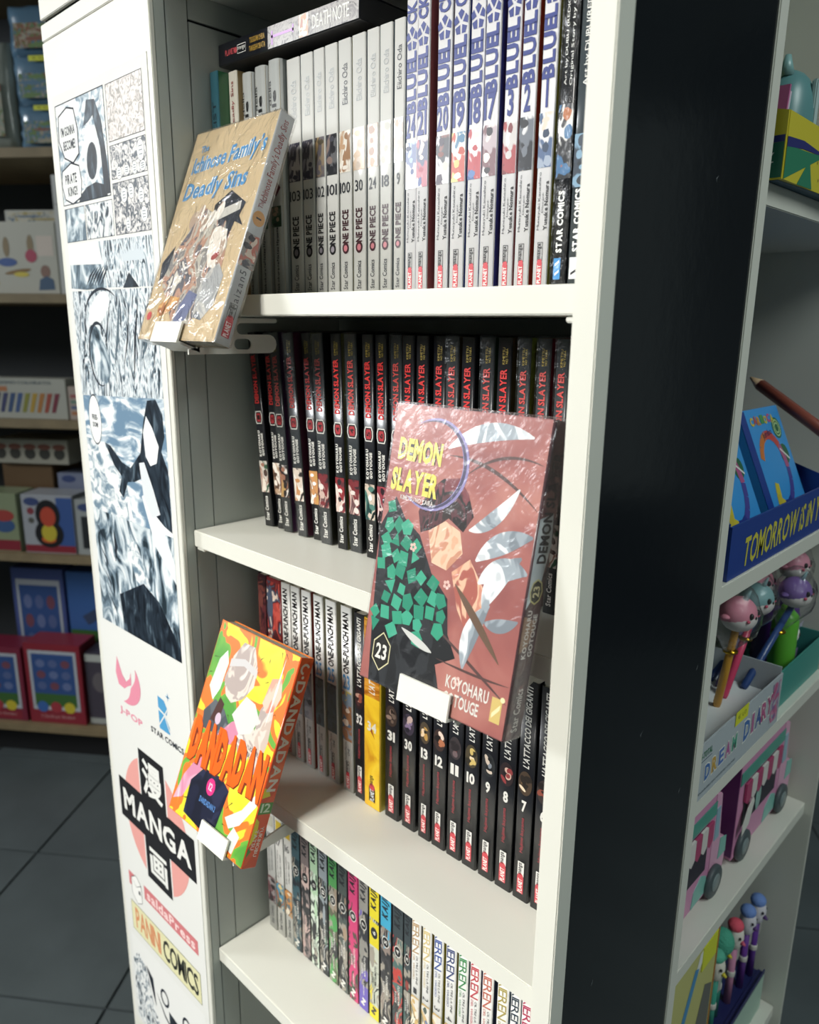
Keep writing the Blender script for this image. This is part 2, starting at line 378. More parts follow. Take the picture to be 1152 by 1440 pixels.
# --- white numbered series
WS = [(.0800, .0958, '103'), (.0972, .1114, '103'), (.1128, .1246, '102'), (.1258, .1392, '101'), (.1407, .1541, '100'), (.1555, .1692, '30'), (.1709, .1828, '24'), (.1838, .1957, '18'), (.1976, .2075, '9')]
for k, (a, b, num) in enumerate(WS):
    def d_white(S, k=k, num=num):
        S('publisher').text('Star Comics', -S.t*.02, S.h*.085, .020, S.t*.36, DG, 90, 2, .01)
        p = S('title'); tcol = BLACK if k < 4 else M('#3d2228', .4)
        p.text('NE PIECE', 0, S.h*.285, .0235, S.t*.52, tcol, 90, 2, .03)
        p.ell(0, S.h*.197, S.t*.27, S.t*.30, tcol, 1.5, 18); p.ell(0, S.h*.197, S.t*.15, S.t*.17, M('#b9747c' if k > 3 else '#8d8890', .4), 2, 14)
        S('number').text(num, 0, S.h*.44, S.t*min(.3*len(num), .82), .0078, M('#33363b', .4), 0, 2, .01)
        pal = [['#8d8c98', '#55525f', '#3f3f52', '#b7b4b8'], ['#84838f', '#4a4958', '#3b3b4c', '#aaa7ad'], ['#9a8a74', '#5d5647', '#c0a67c', '#6e6a72'], ['#6a6c70', '#2b2d33', '#8a7a74', '#474a55'],
               ['#d9cdbd', '#c8a485', '#eee9e0', '#a9866a'], ['#e0dcd4', '#cdb49a', '#bfae9c', '#f0ece6'], ['#d6c8b4', '#b88d72', '#e9e3d8', '#9a7a66'], ['#dcd8d0', '#c9b7a2', '#aaa79c', '#efece6'], ['#e2dfda', '#b7a492', '#9b8f84', '#efece8']][k]
        splatter(S('picture'), -S.t*.44, S.h*.50, S.t*.44, S.h*.66, pal, 9, 1, 40+k)
        S('author').text('Eiichiro Oda', S.t*.05, S.h*.835, .0265, S.t*.42, M('#3f4246', .4) if k in (4, 8) else M('#a9adae', .4), 90, 2, .0)
    lab = 'glossy white paperback numbered %s with a %s picture on its spine' % (num, ['', '', 'golden brown', 'charcoal', 'peach', 'beige', 'rust and sand', 'sandy grey', 'pale taupe'][k])
    if num == '103': lab = 'glossy white paperback numbered 103, one of a pair beside the grey spines'
    book(lab, a, b, Z1, .1745, '#d3d4d1', d_white, '#7e8a92' if k != 4 else '#b3a86f', group='white numbered paperbacks', rough=.2)
# --- white and blue series
BLU = M('#2c3a80', .35)
BS = [(.2092, .2196, '24', '#8e9fc0'), (.2206, .2312, '21', '#a55a5c'), (.2368, .2488, '20', '#7d6a78'), (.2502, .2622, '19', '#3f4c94'), (.2640, .2752, '18', '#3a6ea0'),
      (.2768, .2882, '17', '#3b4590'), (.2914, .3020, '3', '#7a2638'), (.3044, .3152, '2', '#9a2c30'), (.3184, .3286, '1', '#8f8a30')]
pals = [['#d5d6da', '#3b4264', '#9fb4d4', '#e8e0d8', '#4c5a86'], ['#d6d6da', '#2f3a60', '#a34a5c', '#e3cfc4', '#54628f'], ['#cfcdd0', '#2b2c34', '#4a4250', '#dcc8bc', '#7a4a44'],
        ['#dcd8cc', '#b54a3a', '#c8bd7a', '#4c7a9a', '#efe6da'], ['#d8d9dc', '#35548a', '#b0474e', '#ead7cb', '#5a7ab0'], ['#d9d9da', '#7a5a60', '#b8aab0', '#ece2da', '#3c3a40'],
        ['#dadadc', '#a24a4e', '#c9c4c4', '#efe6e2', '#7c3a40'], ['#dadbdc', '#22242a', '#3c4048', '#e6d7cc', '#6a707a'], ['#dbdbdd', '#2f3f58', '#54688a', '#e4cfc0', '#9aa6b8']]
for k, (a, b, num, side) in enumerate(BS):
    def d_blue(S, k=k, num=num):
        t, h = S.t, S.h
        planet_logo(S, .0035, .0275, .36)
        q = S('author'); q.text('Muneyuki Kaneshiro', -t*.2, h*.275, .032, t*.2, DG, 90); q.text('Disegni:', t*.04, h*.27, .011, t*.14, DG, 90); q.text('Yusuke Nomura', t*.27, h*.26, .027, t*.26, BLACK, 90, 2, .03)
        splatter(S('picture'), -t*.46, h*.375, t*.47, h*.535, pals[k], 12, 1, 60+k)
        S('number').text(num, -t*.03, h*.59, t*(.40*len(num) if len(num) > 1 else (.42 if num != '1' else .16)), .0150, BLU, 0, 2, .03)
        p = S('title'); p.text('BLUE', 0, h*.715, .031, t*.82, BLU, 90, 2, .045, gap=.05)
        p.text('L', 0, h*.815, .0065, t*.82, BLU, 90, 2, .045); p.text('CK', 0, h*.955, .013, t*.82, BLU, 90, 2, .045, gap=.05)
        e = S('emblem'); cy = h*.872
        for j in range(5):
            an = math.pi/2+j*2*math.pi/5
            e.poly([(t*.12*math.cos(an), cy+.0014*math.sin(an)), (t*.44*math.cos(an-.5), cy+.0062*math.sin(an-.5)), (t*.50*math.cos(an), cy+.0075*math.sin(an)), (t*.44*math.cos(an+.5), cy+.0062*math.sin(an+.5))], BLU, 1)
        S('edge_band').rect(t*.47, .0004, t*.499, h-.0004, M('#b9bdc6', .4), 1)
    book('white paperback with tall blue lettering, numeral %s over a %s picture' % (num, ['pale blue and navy', 'rose and navy', 'charcoal and brown', 'red and mustard', 'crimson and bright blue', 'mauve and grey', 'brick red', 'black and grey', 'slate blue'][k]), a, b, Z1, .183, '#dedee0', d_blue, side, group='white and blue paperbacks', rough=.24, y=.0665 if k in (1, 5, 7, 8) else .068)
    if k in (1, 5, 7, 8): pass
def d_dark1(S):
    t, h = S.t, S.h
    p = S('publisher_mark'); p.rect(-t*.30, .006, t*.16, .018, M('#2f86c4', .4), 1); p.poly([(-t*.2, .008), (t*.08, .010), (t*.08, .0115), (-t*.2, .0095)], WHITE, 2); p.poly([(-t*.2, .0135), (t*.08, .0155), (t*.08, .017), (-t*.2, .015)], WHITE, 2)
    S('publisher').text('STAR COMICS', 0, .038, .034, t*.42, WHITE, 90, 2, .05)
    splatter(S('picture'), -t*.46, h*.33, t*.46, h*.54, ['#e2e2de', '#2b2d33', '#3f6f9a', '#b06a3c', '#101218'], 14, 1, 90)
    q = S('author'); q.text('Original Story by Chugong', t*.22, h*.75, .060, t*.22, WHITE, 90); q.text('Art by DUBU (REDICE STUDIO)', -t*.14, h*.77, .066, t*.2, WHITE, 90)
book('black paperback with a blue publisher mark and white lettering on the top shelf', .3306, .3408, Z1, .186, '#17191d', d_dark1, rough=.18, wrap=FILM)
def d_dark2(S):
    t, h = S.t, S.h
    p = S('publisher_mark'); p.rect(-t*.36, .006, t*.14, .018, WHITE, 1); p.poly([(-t*.26, .008), (t*.06, .010), (t*.06, .0115), (-t*.26, .0095)], BLACK, 2)
    S('publisher').text('STAR COMICS', -t*.05, .038, .034, t*.4, WHITE, 90, 2, .05)
    splatter(S('picture'), -t*.46, h*.30, t*.46, h*.45, ['#59636a', '#2b3338', '#7fa0b8', '#3a4450'], 9, 1, 91)
    S('author').text('Art by DUBU(REDICE STUDIO)', 0, h*.78, .075, t*.34, WHITE, 90)
book('grey paperback with a white publisher mark, last one before the white post', .3420, .3530, Z1, .186, '#3f474b', d_dark2, rough=.18)
# --- black book lying across the tops
dn = thing('paperback', 'thick black paperback lying flat across the tops of the white ones', 'book', (.0005, .0600, H+Z1+.1757), (0, math.radians(1.6), 0))
DL = .172; DT = .0165
bm = cover_mesh(DT, .118, DL)
bmesh.ops.rotate(bm, cent=(0, 0, 0), matrix=Matrix.Rotation(math.pi/2, 3, 'Y'), verts=bm.verts); bmesh.ops.translate(bm, vec=(0, 0, DT/2+.0085), verts=bm.verts)
mesh_obj('cover', bm, [M('#15171f', .3, coat=.3), M('#15171f', .3, coat=.3)], dn)
box('page_block', .001, DL-.001, .0015, .116, .0092, DT+.0078, PAGESD, dn)
zc = DT/2+.0085; GOLD = M('#b08e3c', .4)
def dprint(n, fn):
    p = Print(); fn(p); p.build(n, dn, (0, 0, zc), (1, 0, 0), (0, 0, 1), (0, -1, 0))
dprint('publisher_mark', lambda p: (p.text('PLANET', .0165, 0, .013, .0042, M('#a8434a', .4), 0, 2, .03), p.ell(.0245, 0, .0022, .0022, M('#a8434a', .4), 1, 14), p.line([(.027, .003), (.0385, .003), (.0385, -.003), (.027, -.003), (.027, .003)], .0004, WHITE, 1, False), p.text('manga', .0328, 0, .010, .003, WHITE)))
dprint('author', lambda p: (p.text('TSUGUMI OHBA', .054, .0030, .0200, .0040, GOLD, 0, 2, .02), p.text('TAKESHI OBATA', .054, -.0028, .0215, .0040, GOLD, 0, 2, .02)))
dprint('glare_panel', lambda p: p.rect(.068, -DT*.46, DL-.001, DT*.46, ink('painted_glare', 160, [(.35, '#6f6d70'), (.5, '#b9b6b4'), (.65, '#8d8a8c')], 'noise', 1.5, 6, (1, 1, 1), 0, .22), 1))  # glare on the black spine, painted as a silvery noise patch
dprint('sword_shape', lambda p: (p.rect(.072, -.0009, .100, .0009, M('#c59ad8', .4), 2), p.rect(.0725, -.0055, .0745, .0040, M('#c59ad8', .4), 2), p.rect(.0985, -.002, .1000, .0035, M('#c59ad8', .4), 2)))
dprint('picture', lambda p: splatter(p, .1065, -DT*.44, .117, DT*.44, ['#e4ddd2', '#d8a890', '#c7cfc0', '#efe9e2', '#b98b80'], 9, 1.5, 5))
dprint('title', lambda p: p.text('DEATH NOTE', .1415, 0, .040, .0090, WHITE, 0, 2, .0, gap=.03))
# --- second shelf: black series with red lettering
REDT = M('#d23a38', .35); YEL = M('#b59f3e', .4); OFF = M('#d8d7d0', .4)
# (x at foot, x at top, thickness, wrapped)
DS = [(.0308, .0130, .0125, 0), (.0470, .0330, .0112, 0), (.0592, .0455, .0125, 1), (.0800, .0650, .0130, 1), (.0985, .0868, .0118, 0), (.1122, .1030, .0135, 1), (.1335, .1272, .0118, 0), (.1472, .1410, .0135, 1), (.1688, .1640, .0118, 0),
      (.1825, .1785, .0118, 0), (.1960, .1926, .0116, 1), (.2090, .2074, .0115, 0), (.2225, .2212, .0115, 0), (.2366, .2356, .0113, 0), (.2500, .2494, .0113, 1), (.2638, .2634, .0112, 0), (.2782, .2780, .0112, 1), (.2938, .2937, .0110, 0), (.3098, .3098, .0094, 1), (.3228, .3228, .0098, 1), (.3378, .3378, .0094, 1)]
dpal = [['#cfc8be', '#3a5a44', '#e6ddd0', '#a0705c', '#4d3a34'], ['#d6cdc0', '#b79a80', '#efe8de', '#8c6a58', '#5a4438'], ['#c2a064', '#e8e2da', '#2c2526', '#a0705c', '#d4b888'], ['#b98f4e', '#e8e2da', '#2c2526', '#c08a5a', '#d8cabc'],
        ['#b98f4e', '#ece8e2', '#1f1c1e', '#c08a5a', '#8a6a50'], ['#6a4a4c', '#e2d8d0', '#7a2f34', '#c9b0a4', '#3c2a2e'], ['#5a3438', '#e2d8d0', '#8a2f34', '#c9b0a4', '#2c2226'], ['#6a4a4c', '#e2d8d0', '#7a2f34', '#c9b0a4', '#3c2a2e'],
        ['#1f3a38', '#dfe6e2', '#c8b8a8', '#10201f', '#4f7a70'], ['#8a3a44', '#d8c8c4', '#b0525a', '#2a1a20', '#e0b8b0']]
sides = ['#15161a', '#15161a', '#4a2c4c', '#4c1f38', '#5a5a2a', '#15161a', '#5a5a2a', '#15161a', '#15161a', '#1a1a1e', '#6a4a3a', '#15161a', '#1c1c20', '#2a2a2a', '#5a4a30', '#1a1a1e', '#2a4a34', '#4a3a2a', '#6a7a30', '#7a1f34', '#4a5a3a']
for k, (xf, xt, t, wr) in enumerate(DS):
    def d_ds(S, k=k, wr=wr):
        t, h = S.t, S.h; hazed_red = '#c9504c' if wr else '#d23a38'  # wrapped copies: film haze painted into a paler title red
        S('publisher').text('Star Comics', 0, h*.095, .0225, t*.42, OFF, 90, 2, .03)
        splatter(S('picture'), -t*.46, h*.18, t*.46, h*.345, dpal[k % len(dpal)], 12, 1, 120+k)
        p = S('author'); p.text('KOYOHARU', -t*.17, h*.435, .0235, t*.26, OFF, 90, 2, .05); p.text('GOTOUGE', t*.18, h*.43, .0205, t*.26, OFF, 90, 2, .05)
        e = S('number_emblem'); o8 = [(.30, .5), (.42, .2), (.42, -.2), (.30, -.5), (-.30, -.5), (-.42, -.2), (-.42, .2), (-.30, .5)]
        e.poly([(a*t*1.0, h*.57+b*.0115) for a, b in o8], OFF, 1); e.poly([(a*t*.82, h*.57+b*.0098) for a, b in o8], M('#23171a', .4), 1.4); e.poly([(a*t*.62, h*.57+b*.0076) for a, b in o8], M('#a8343a', .4), 1.8)
        e.text(str([1, 2, 2, 2, 3, 4, 4, 4, 5, 6, 7, 8, 9, 10, 11, 12, 14, 15, 18, 19, 22][k]), 0, h*.57, .0040, t*.34, M('#2a1416', .4), 90, 2.4, .02)
        S('title').text('DEMON SLAYER', 0, h*.765, .0430, t*.50, M(hazed_red, .35), 90, 2, .035, gap=.05)
        q = S('subtitle'); q.text('KIMETSU', -t*.02, h*.935, .0105, t*.18, YEL, 90); q.text('NO YAIBA', t*.20, h*.935, .0095, t*.16, YEL, 90)
    lean = math.atan2(xt-xf, .175)
    lab = '%s black paperback from the side wall on the second shelf, red lettering%s' % (ORD[k], ', in cellophane' if wr else '')
    book(lab, xf, xf+t, Z2, .1745, '#1b1c21' if not wr else '#33373a', d_ds, sides[k], lean=lean, group='black paperbacks with red lettering', wrap=FILM if wr else None, rough=.3, y=.068+.0022*(k % 3 == 1))  # wrapped spines carry the film's haze as a lighter grey
# --- third shelf
def d_redpair(S, seed):
    splatter(S('picture'), -S.t*.47, S.h*.05, S.t*.47, S.h*.98, ['#7a2c30', '#a8433c', '#d9c8b8', '#4a5568', '#c2544a', '#5a2428'] if seed else ['#3a1f26', '#5a2a2e', '#2a161c', '#6a3a34'], 12, 1, 200+seed)
book('dark maroon paperback next to the side wall on the third shelf', .0150, .0275, Z3, .176, '#331a20', lambda S: d_redpair(S, 0), rough=.3)
book('thick red and cream paperback between the maroon one and the white ones', .0290, .0505, Z3, .176, '#7a2c30', lambda S: d_redpair(S, 1), rough=.2)
OP = [(.0530, .0655, '28'), (.0672, .0800, '27'), (.0830, .0958, '26'), (.1002, .1128, '25'), (.1168, .1305, '25'), (.1372, .1505, '23')]
opal = [['#4a4f58', '#6a707a', '#2a2d33', '#8a8f96'], ['#3c4048', '#5f656d', '#24262b', '#7c8188'], ['#54565e', '#6d6f78', '#33343a', '#8b8c92'], ['#1c2226', '#3f5058', '#11151a', '#33423f'], ['#15191c', '#34443f', '#0f1214', '#3a4a50'], ['#4a6a86', '#d8c23a', '#9a6a44', '#e3d3c0', '#7f93a6']]
for k, (a, b, num) in enumerate(OP):
    def d_op(S, k=k, num=num):
        t, h = S.t, S.h; planet_logo(S, .003, .030, .34)
        q = S('author'); q.text('Yusuke Murata', -t*.16, h*.225, .018, t*.18, DG, 90); q.text('ONE', t*.14, h*.225, .007, t*.2, DG, 90)
        splatter(S('picture'), -t*.46, h*.285, t*.46, h*.555, opal[k], 14, 1, 220+k)
        S('number').text(num, 0, h*.605, t*.66, .0135, M('#4a8fc8', .35), 0, 2, .02)
        S('title').text('ONE-PUNCH MAN', 0, h*.81, .0560, t*.56, BLACK, 90, 2, .03, gap=.04)
    lab = ['white paperback with tall black title, next to the thick red and cream one', 'second white paperback with tall black title from the thick red and cream one', 'third white paperback with tall black title from the thick red and cream one',
           'white paperback with black title and blue numeral 25, one of a pair', 'white paperback with black title and blue numeral 25, one of a pair', 'white paperback with black title, blue numeral 23 and yellow picture'][k]
    book(lab, a, b, Z3, .176, '#cfd0cd', d_op, '#8a3a30' if k == 2 else '#b9b6a0', lean=-.008, group='white paperbacks with black title', rough=.3)
AT = [(.1530, .1660, '32'), (.1672, .1866, '34'), (.1908, .2065, '31'), (.2108, .2258, '30'), (.2296, .2425, '13'), (.2444, .2585, '12'), (.2604, .2748, '11'), (.2766, .2905, '10'), (.2927, .3070, '9'), (.3088, .3235, '8'), (.3255, .3392, '7'), (.3412, .3550, '6')]
apal = [['#2a1c1e', '#8a4a3c', '#b08a7a', '#4a2a2a'], ['#c98a2c', '#e0a63c', '#a86a1c', '#e8c05a'], ['#3a302c', '#6a5a50', '#8a7468', '#241e1c'], ['#3a3340', '#7a6a86', '#b09a94', '#22202a'], ['#4a4034', '#b08a4c', '#d8c0a0', '#2a2620'], ['#3a2c2a', '#a86a4c', '#e0c8b8', '#1e1a1a'],
        ['#3a3436', '#6a5a5c', '#8a3a34', '#2a2628'], ['#4a4232', '#c8b06a', '#e0ccb0', '#2e2a22'], ['#2a2c2e', '#7a8088', '#c8b8a8', '#1c1e20'], ['#2e2426', '#8a3a3c', '#c8a898', '#1e1a1c'], ['#4a3c30', '#b08a5c', '#e0ccb0', '#2a2420'], ['#3a3230', '#8a4a3c', '#b8a090', '#241e1c'], ['#3a3230', '#8a4a3c', '#b8a090', '#241e1c']]
for k, (a, b, num) in enumerate(AT):
    gold = k == 1
    def d_at(S, k=k, num=num, gold=gold):
        t, h = S.t, S.h
        if gold:
            S('picture').rect(-t*.47, .0005, t*.47, h*.62, ink('yellow_glow_print', 30, [(.3, '#c98f1e'), (.5, '#e8c02c'), (.7, '#f0d64a')], 'noise', 1, 4), 1); S('picture').rect(-t*.47, h*.60, t*.47, h*.995, ink('brown_glow_print', 45, [(.3, '#9a5a14'), (.5, '#c98422'), (.7, '#dfa94a')], 'noise', 3, 4, (.5, 1, 2)), 1.2)
            S('picture').poly([(-t*.1, h*.42), (t*.2, h*.385), (t*.12, h*.40), (-t*.02, h*.44)], M('#9a4a1a', .4), 1.6)
        planet_logo(S, .006, .032, .40, True)
        if not gold: S('author').text('Hajime Isayama', -t*.02, h*.31, .0285, t*.26, M('#a8424a', .4), 90, 2, .0, shear=.15)
        S('number').text(num, 0, h*.445, t*(.56 if len(num) > 1 else .30), .0092, OFF, 0, 2.4, .04)
        if not gold:
            p = S('picture'); R = random.Random(300+k); p.ell(0, h*.55, t*.42, .0095, M(apal[k][0], .35), 1, 20)
            for j in range(7): p.ell(R.uniform(-.2, .2)*t, h*.55+R.uniform(-.005, .005), t*R.uniform(.08, .2), R.uniform(.0015, .004), M(R.choice(apal[k][1:]), .35), 1.2+.1*j, 9, rot=R.uniform(0, 3))
        S('title').text("L'ATTACCO DEI GIGANTI", 0, h*.80, .0620, t*.40, OFF, 90, 2, .03, shear=.12, gap=.05)
    book('bright yellow paperback with white numeral 34 among the black ones' if gold else 'black paperback with white numeral %s, red script and %s roundel' % (num, ['dark red', '', 'taupe', 'lilac', 'ochre and cream', 'rust and cream', 'brown and red', 'golden', 'silver grey', 'crimson', 'tan and cream', 'reddish brown', 'hidden'][k]), a, b, Z3, .1745, '#1a1b20' if not gold else '#d8b028', d_at, '#15161a' if not gold else '#d8c23a', group='black numbered paperbacks', rough=.3, y=.0665 if k == 1 else .068)
# --- fourth shelf
for k, (a, b, num) in enumerate(((.0120, .0255, '18'), (.0272, .0400, '17'), (.0420, .0545, '16'))):
    def d_w3(S, k=k, num=num):
        t, h = S.t, S.h
        S('publisher').text('Star Comics', 0, h*.10, .022, t*.36, DG, 90, 2, .01)
        splatter(S('picture'), -t*.46, h*.19, t*.46, h*.37, [['#3a3236', '#6a4448', '#2a2428', '#8a8484'], ['#b8b09a', '#4a8aa8', '#a86a3c', '#d8c48a', '#3a4a44'], ['#a8947a', '#3a342c', '#c88a4c', '#5a6a72', '#e0d4c0']][k], 14, 1, 400+k)
        p = S('title'); p.text('JUJUTSU KAISEN', -t*.16, h*.50, .033, t*.22, DG, 90); p.text('SORCERY FIGHT', t*.18, h*.50, .027, t*.18, DG, 90)
        S('number').text(num, 0, h*.655, t*.56, .0085, DG, 0, 2, .0)
        S('yellow_tab').rect(-t*.28, h*.725, t*.42, h*.80, M(['#b9b7a8', '#d8bc3a', '#d8b83a'][k], .4), 1)
    book(['dull white paperback numbered 18 with a dark red picture, beside the side wall', 'white paperback numbered 17 with yellow tab and blue picture', 'white paperback numbered 16 with yellow tab, next to the slate blue one'][k], a, b, Z4, .1745, ['#b9bab7', '#d8d8d4', '#dadad6'][k], d_w3, '#6a706c', group='white trio on the fourth shelf', rough=.35)
KJ = [(.0556, .0690, '#3f5c66', '#262a33', '14', '#2b4a52', 'slate blue'), (.0706, .0838, '#7a6f6e', '#c0a7a0', '13', '#b49a94', 'dusty pink and grey'), (.0852, .0974, '#a9c7a6', '#c8d4c4', '12', '#3c4440', 'pale mint green'), (.0988, .1118, '#8e979c', '#22282c', '11', '#5a7a68', 'grey and black'),
      (.1134, .1262, '#4f9a54', '#9a8a78', '10', '#5a5c48', 'bright green and tan'), (.1276, .1408, '#4a5450', '#1e1e24', '9', '#a08a74', 'black and olive'), (.1424, .1556, '#c93e72', '#c93e72', '8', '#3a4a3a', 'hot pink'), (.1572, .1698, '#8a8882', '#2a2c34', '7', '#6a5cae', 'grey with a violet foot'),
      (.1714, .1844, '#d8c82a', '#bfc4b4', '6', '#9aa08e', 'yellow topped'), (.1860, .1998, '#3f9fc0', '#8a7c74', '5', '#3a3a3e', 'sky blue topped'), (.2016, .2146, '#3a4448', '#4a6a66', '4', '#b8403a', 'teal and red'), (.2158, .2240, '#3a4448', '#3f5c58', '3', '#8a3a34', 'slim dark teal')]
for k, (a, b, c1, c2, num, c3, nm) in enumerate(KJ):
    def d_kj(S, k=k, num=num, c1=c1, c2=c2, c3=c3):
        t, h = S.t, S.h; lt = c2 in ('#c8d4c4', '#c0a7a0', '#bfc4b4'); tc = M('#3a3c40', .4) if lt else OFF
        splatter(S('picture'), -t*.47, .0005, t*.47, h*.64, [c2, c3, c2, c1, '#2a2c30', '#9a9488'] if k not in (6,) else [c2, c2, c3, c2], 12, 1, 430+k)
        S('top_band').rect(-t*.47, h*.64, t*.47, h*.995, M(c1, .35), 1)
        if k == 7: S('foot_band').rect(-t*.47, .0005, t*.47, h*.16, M('#6a5cae', .35), 1.9)
        if k == 8: S('foot_band').rect(-t*.47, .0005, t*.47, h*.09, M('#d8c82a', .35), 1.9); S('yellow_band').rect(-t*.47, h*.47, t*.47, h*.62, M('#d8c82a', .35), 1.9)
        S('title').text('KAIJU No. 8', 0, h*.835, .0475, t*.72, M('#23252a', .4) if k not in (9,) else M('#20303a', .4), 90, 2, .05, shear=.2)
        e = S('number_emblem'); e.ell(0, h*.555, t*.33, .0058, M('#1c1d21', .4), 2, 18); e.ring(0, h*.555, t*.34, t*.05, tc, 2.3, 20, sq=.0058/(t*.33)); e.text(num, 0, h*.555, .0042, t*.28, OFF, 90, 2.6, .02)
        p = S('author'); p.text('NAOYA', -t*.15, h*.27, .0125, t*.2, tc, 90, 3, .03); p.text('MATSUMOTO', t*.14, h*.29, .0215, t*.2, tc, 90, 3, .03)
        q = S('publisher_mark'); q.text('N', -t*.02, h*.055, .008, t*.4, tc, 70, 3, .08); q.text('STAR COMICS', t*.02, h*.14, .014, t*.14, tc, 90, 3, .03)
    book('%s paperback with slanted black title and round number badge' % nm, a, b, Z4, .1745, c1 if k in (6,) else '#2c2e33', d_kj, '#24262b', group='coloured paperbacks with slanted title', rough=.3)
FR = [(.2245, .2348, '#b89a74', '1', 'brown'), (.2372, .2472, '#d8c48a', '2', 'pale gold'), (.2502, .2606, '#3f5aa0', '3', 'blue'), (.2636, .2746, '#3a4a7a', '4', 'dark navy'), (.2770, .2872, '#3f8a54', '5', 'green'), (.2892, .2998, '#c04a54', '6', 'crimson'),
      (.3018, .3126, '#c06a58', '7', 'terracotta'), (.3166, .3274, '#a89a54', '8', 'olive'), (.3294, .3384, '#2c3a48', '9', 'black'), (.3396, .3500, '#b03a5a', '10', 'raspberry')]
for k, (a, b, c, num, nm) in enumerate(FR):
    def d_fr(S, k=k, num=num, c=c):
        t, h = S.t, S.h; m = M(c, .4)
        splatter(S('picture'), -t*.46, h*.10, t*.46, h*.37, ['#d8d4cc', '#c8a86a', '#6a7aa0', '#a05a44', '#e8dcc8', '#4a5a54'], 14, 1, 460+k)
        S('number').text(num, 0, h*.405, t*.36, .006, DG, -90 if num != '1' else 0, 2)
        p = S('subtitle'); p.text('OLTRE LA FINE', t*.18, h*.535, .030, t*.20, DG, -90); p.text('DEL VIAGGIO', -t*.17, h*.545, .026, t*.20, m, -90)
        S('title').text('FRIEREN', 0, h*.757, .0435, t*.74, m, -90, 2, .0, shear=-.25, gap=.02)
    book('white paperback with tall %s title letters reading downwards' % nm, a, b, Z4, .1745, '#dcdcd8', d_fr, ['#8a8a70', '#9a8a50', '#a8a030', '#b8a83a', '#5a6a6a', '#5a5a7a', '#3a3f55', '#6a7a8a', '#6a8a98', '#8a8a8a', '#8a8a8a'][k], group='white paperbacks with downward title', rough=.4)
# a dark blue cover on the shelf below
bl = thing('paperback', 'dark blue paperback lying on the bottom shelf below the lowest visible row', 'book', (.055, .075, H-.862+.0002))
box('cover', -.03, .085, 0, .10, 0, .018, M('#182848', .3), bl, .001); box('page_block', -.029, .0855, .002, .1005, .0015, .0165, PAGES, bl)
# ---------------------------------------------------------------- face-out books on clip-on holders
HW = M('#dddcd3', .4, noise=.02, nscale=30)
def faceout(label, o, tilt, w_, h_, t, front_col, spine_col, front, spine, wrap=None, rough=.25, group=None):
    root = thing('paperback', label, 'book', (o[0], o[1], H+o[2]), (-tilt, 0, 0), group)
    bm = cover_mesh(t, w_, h_)
    bmesh.ops.rotate(bm, cent=(0, 0, 0), matrix=Matrix.Rotation(math.pi/2, 3, 'Z'), verts=bm.verts); bmesh.ops.translate(bm, vec=(w_, t/2, 0), verts=bm.verts)
    mesh_obj('cover', bm, [M(spine_col, rough, coat=.4), front_col if not isinstance(front_col, str) else M(front_col, rough, coat=.4)], root)
    box('page_block', .002, w_-.0016, .0007, t-.0007, .001, h_-.001, PAGES, root)
    S = Spine(w_, h_); front(S)
    for n, p in S.p.items(): p.build(n, root, (0, 0, 0), (1, 0, 0), (0, 0, 1), (0, -1, 0), .00008)
    S = Spine(t, h_); spine(S)
    for n, p in S.p.items(): p.build(n, root, (w_, t/2, 0), (0, 1, 0), (0, 0, 1), (1, 0, 0), .00008)
    if wrap:
        bm = bmesh.new(); e = .0013; bbox(bm, -e, w_+e, -e, t+e, -.0004, h_+e, 0, .0012); mesh_obj('cellophane_wrap', bm, wrap, root)
    return root
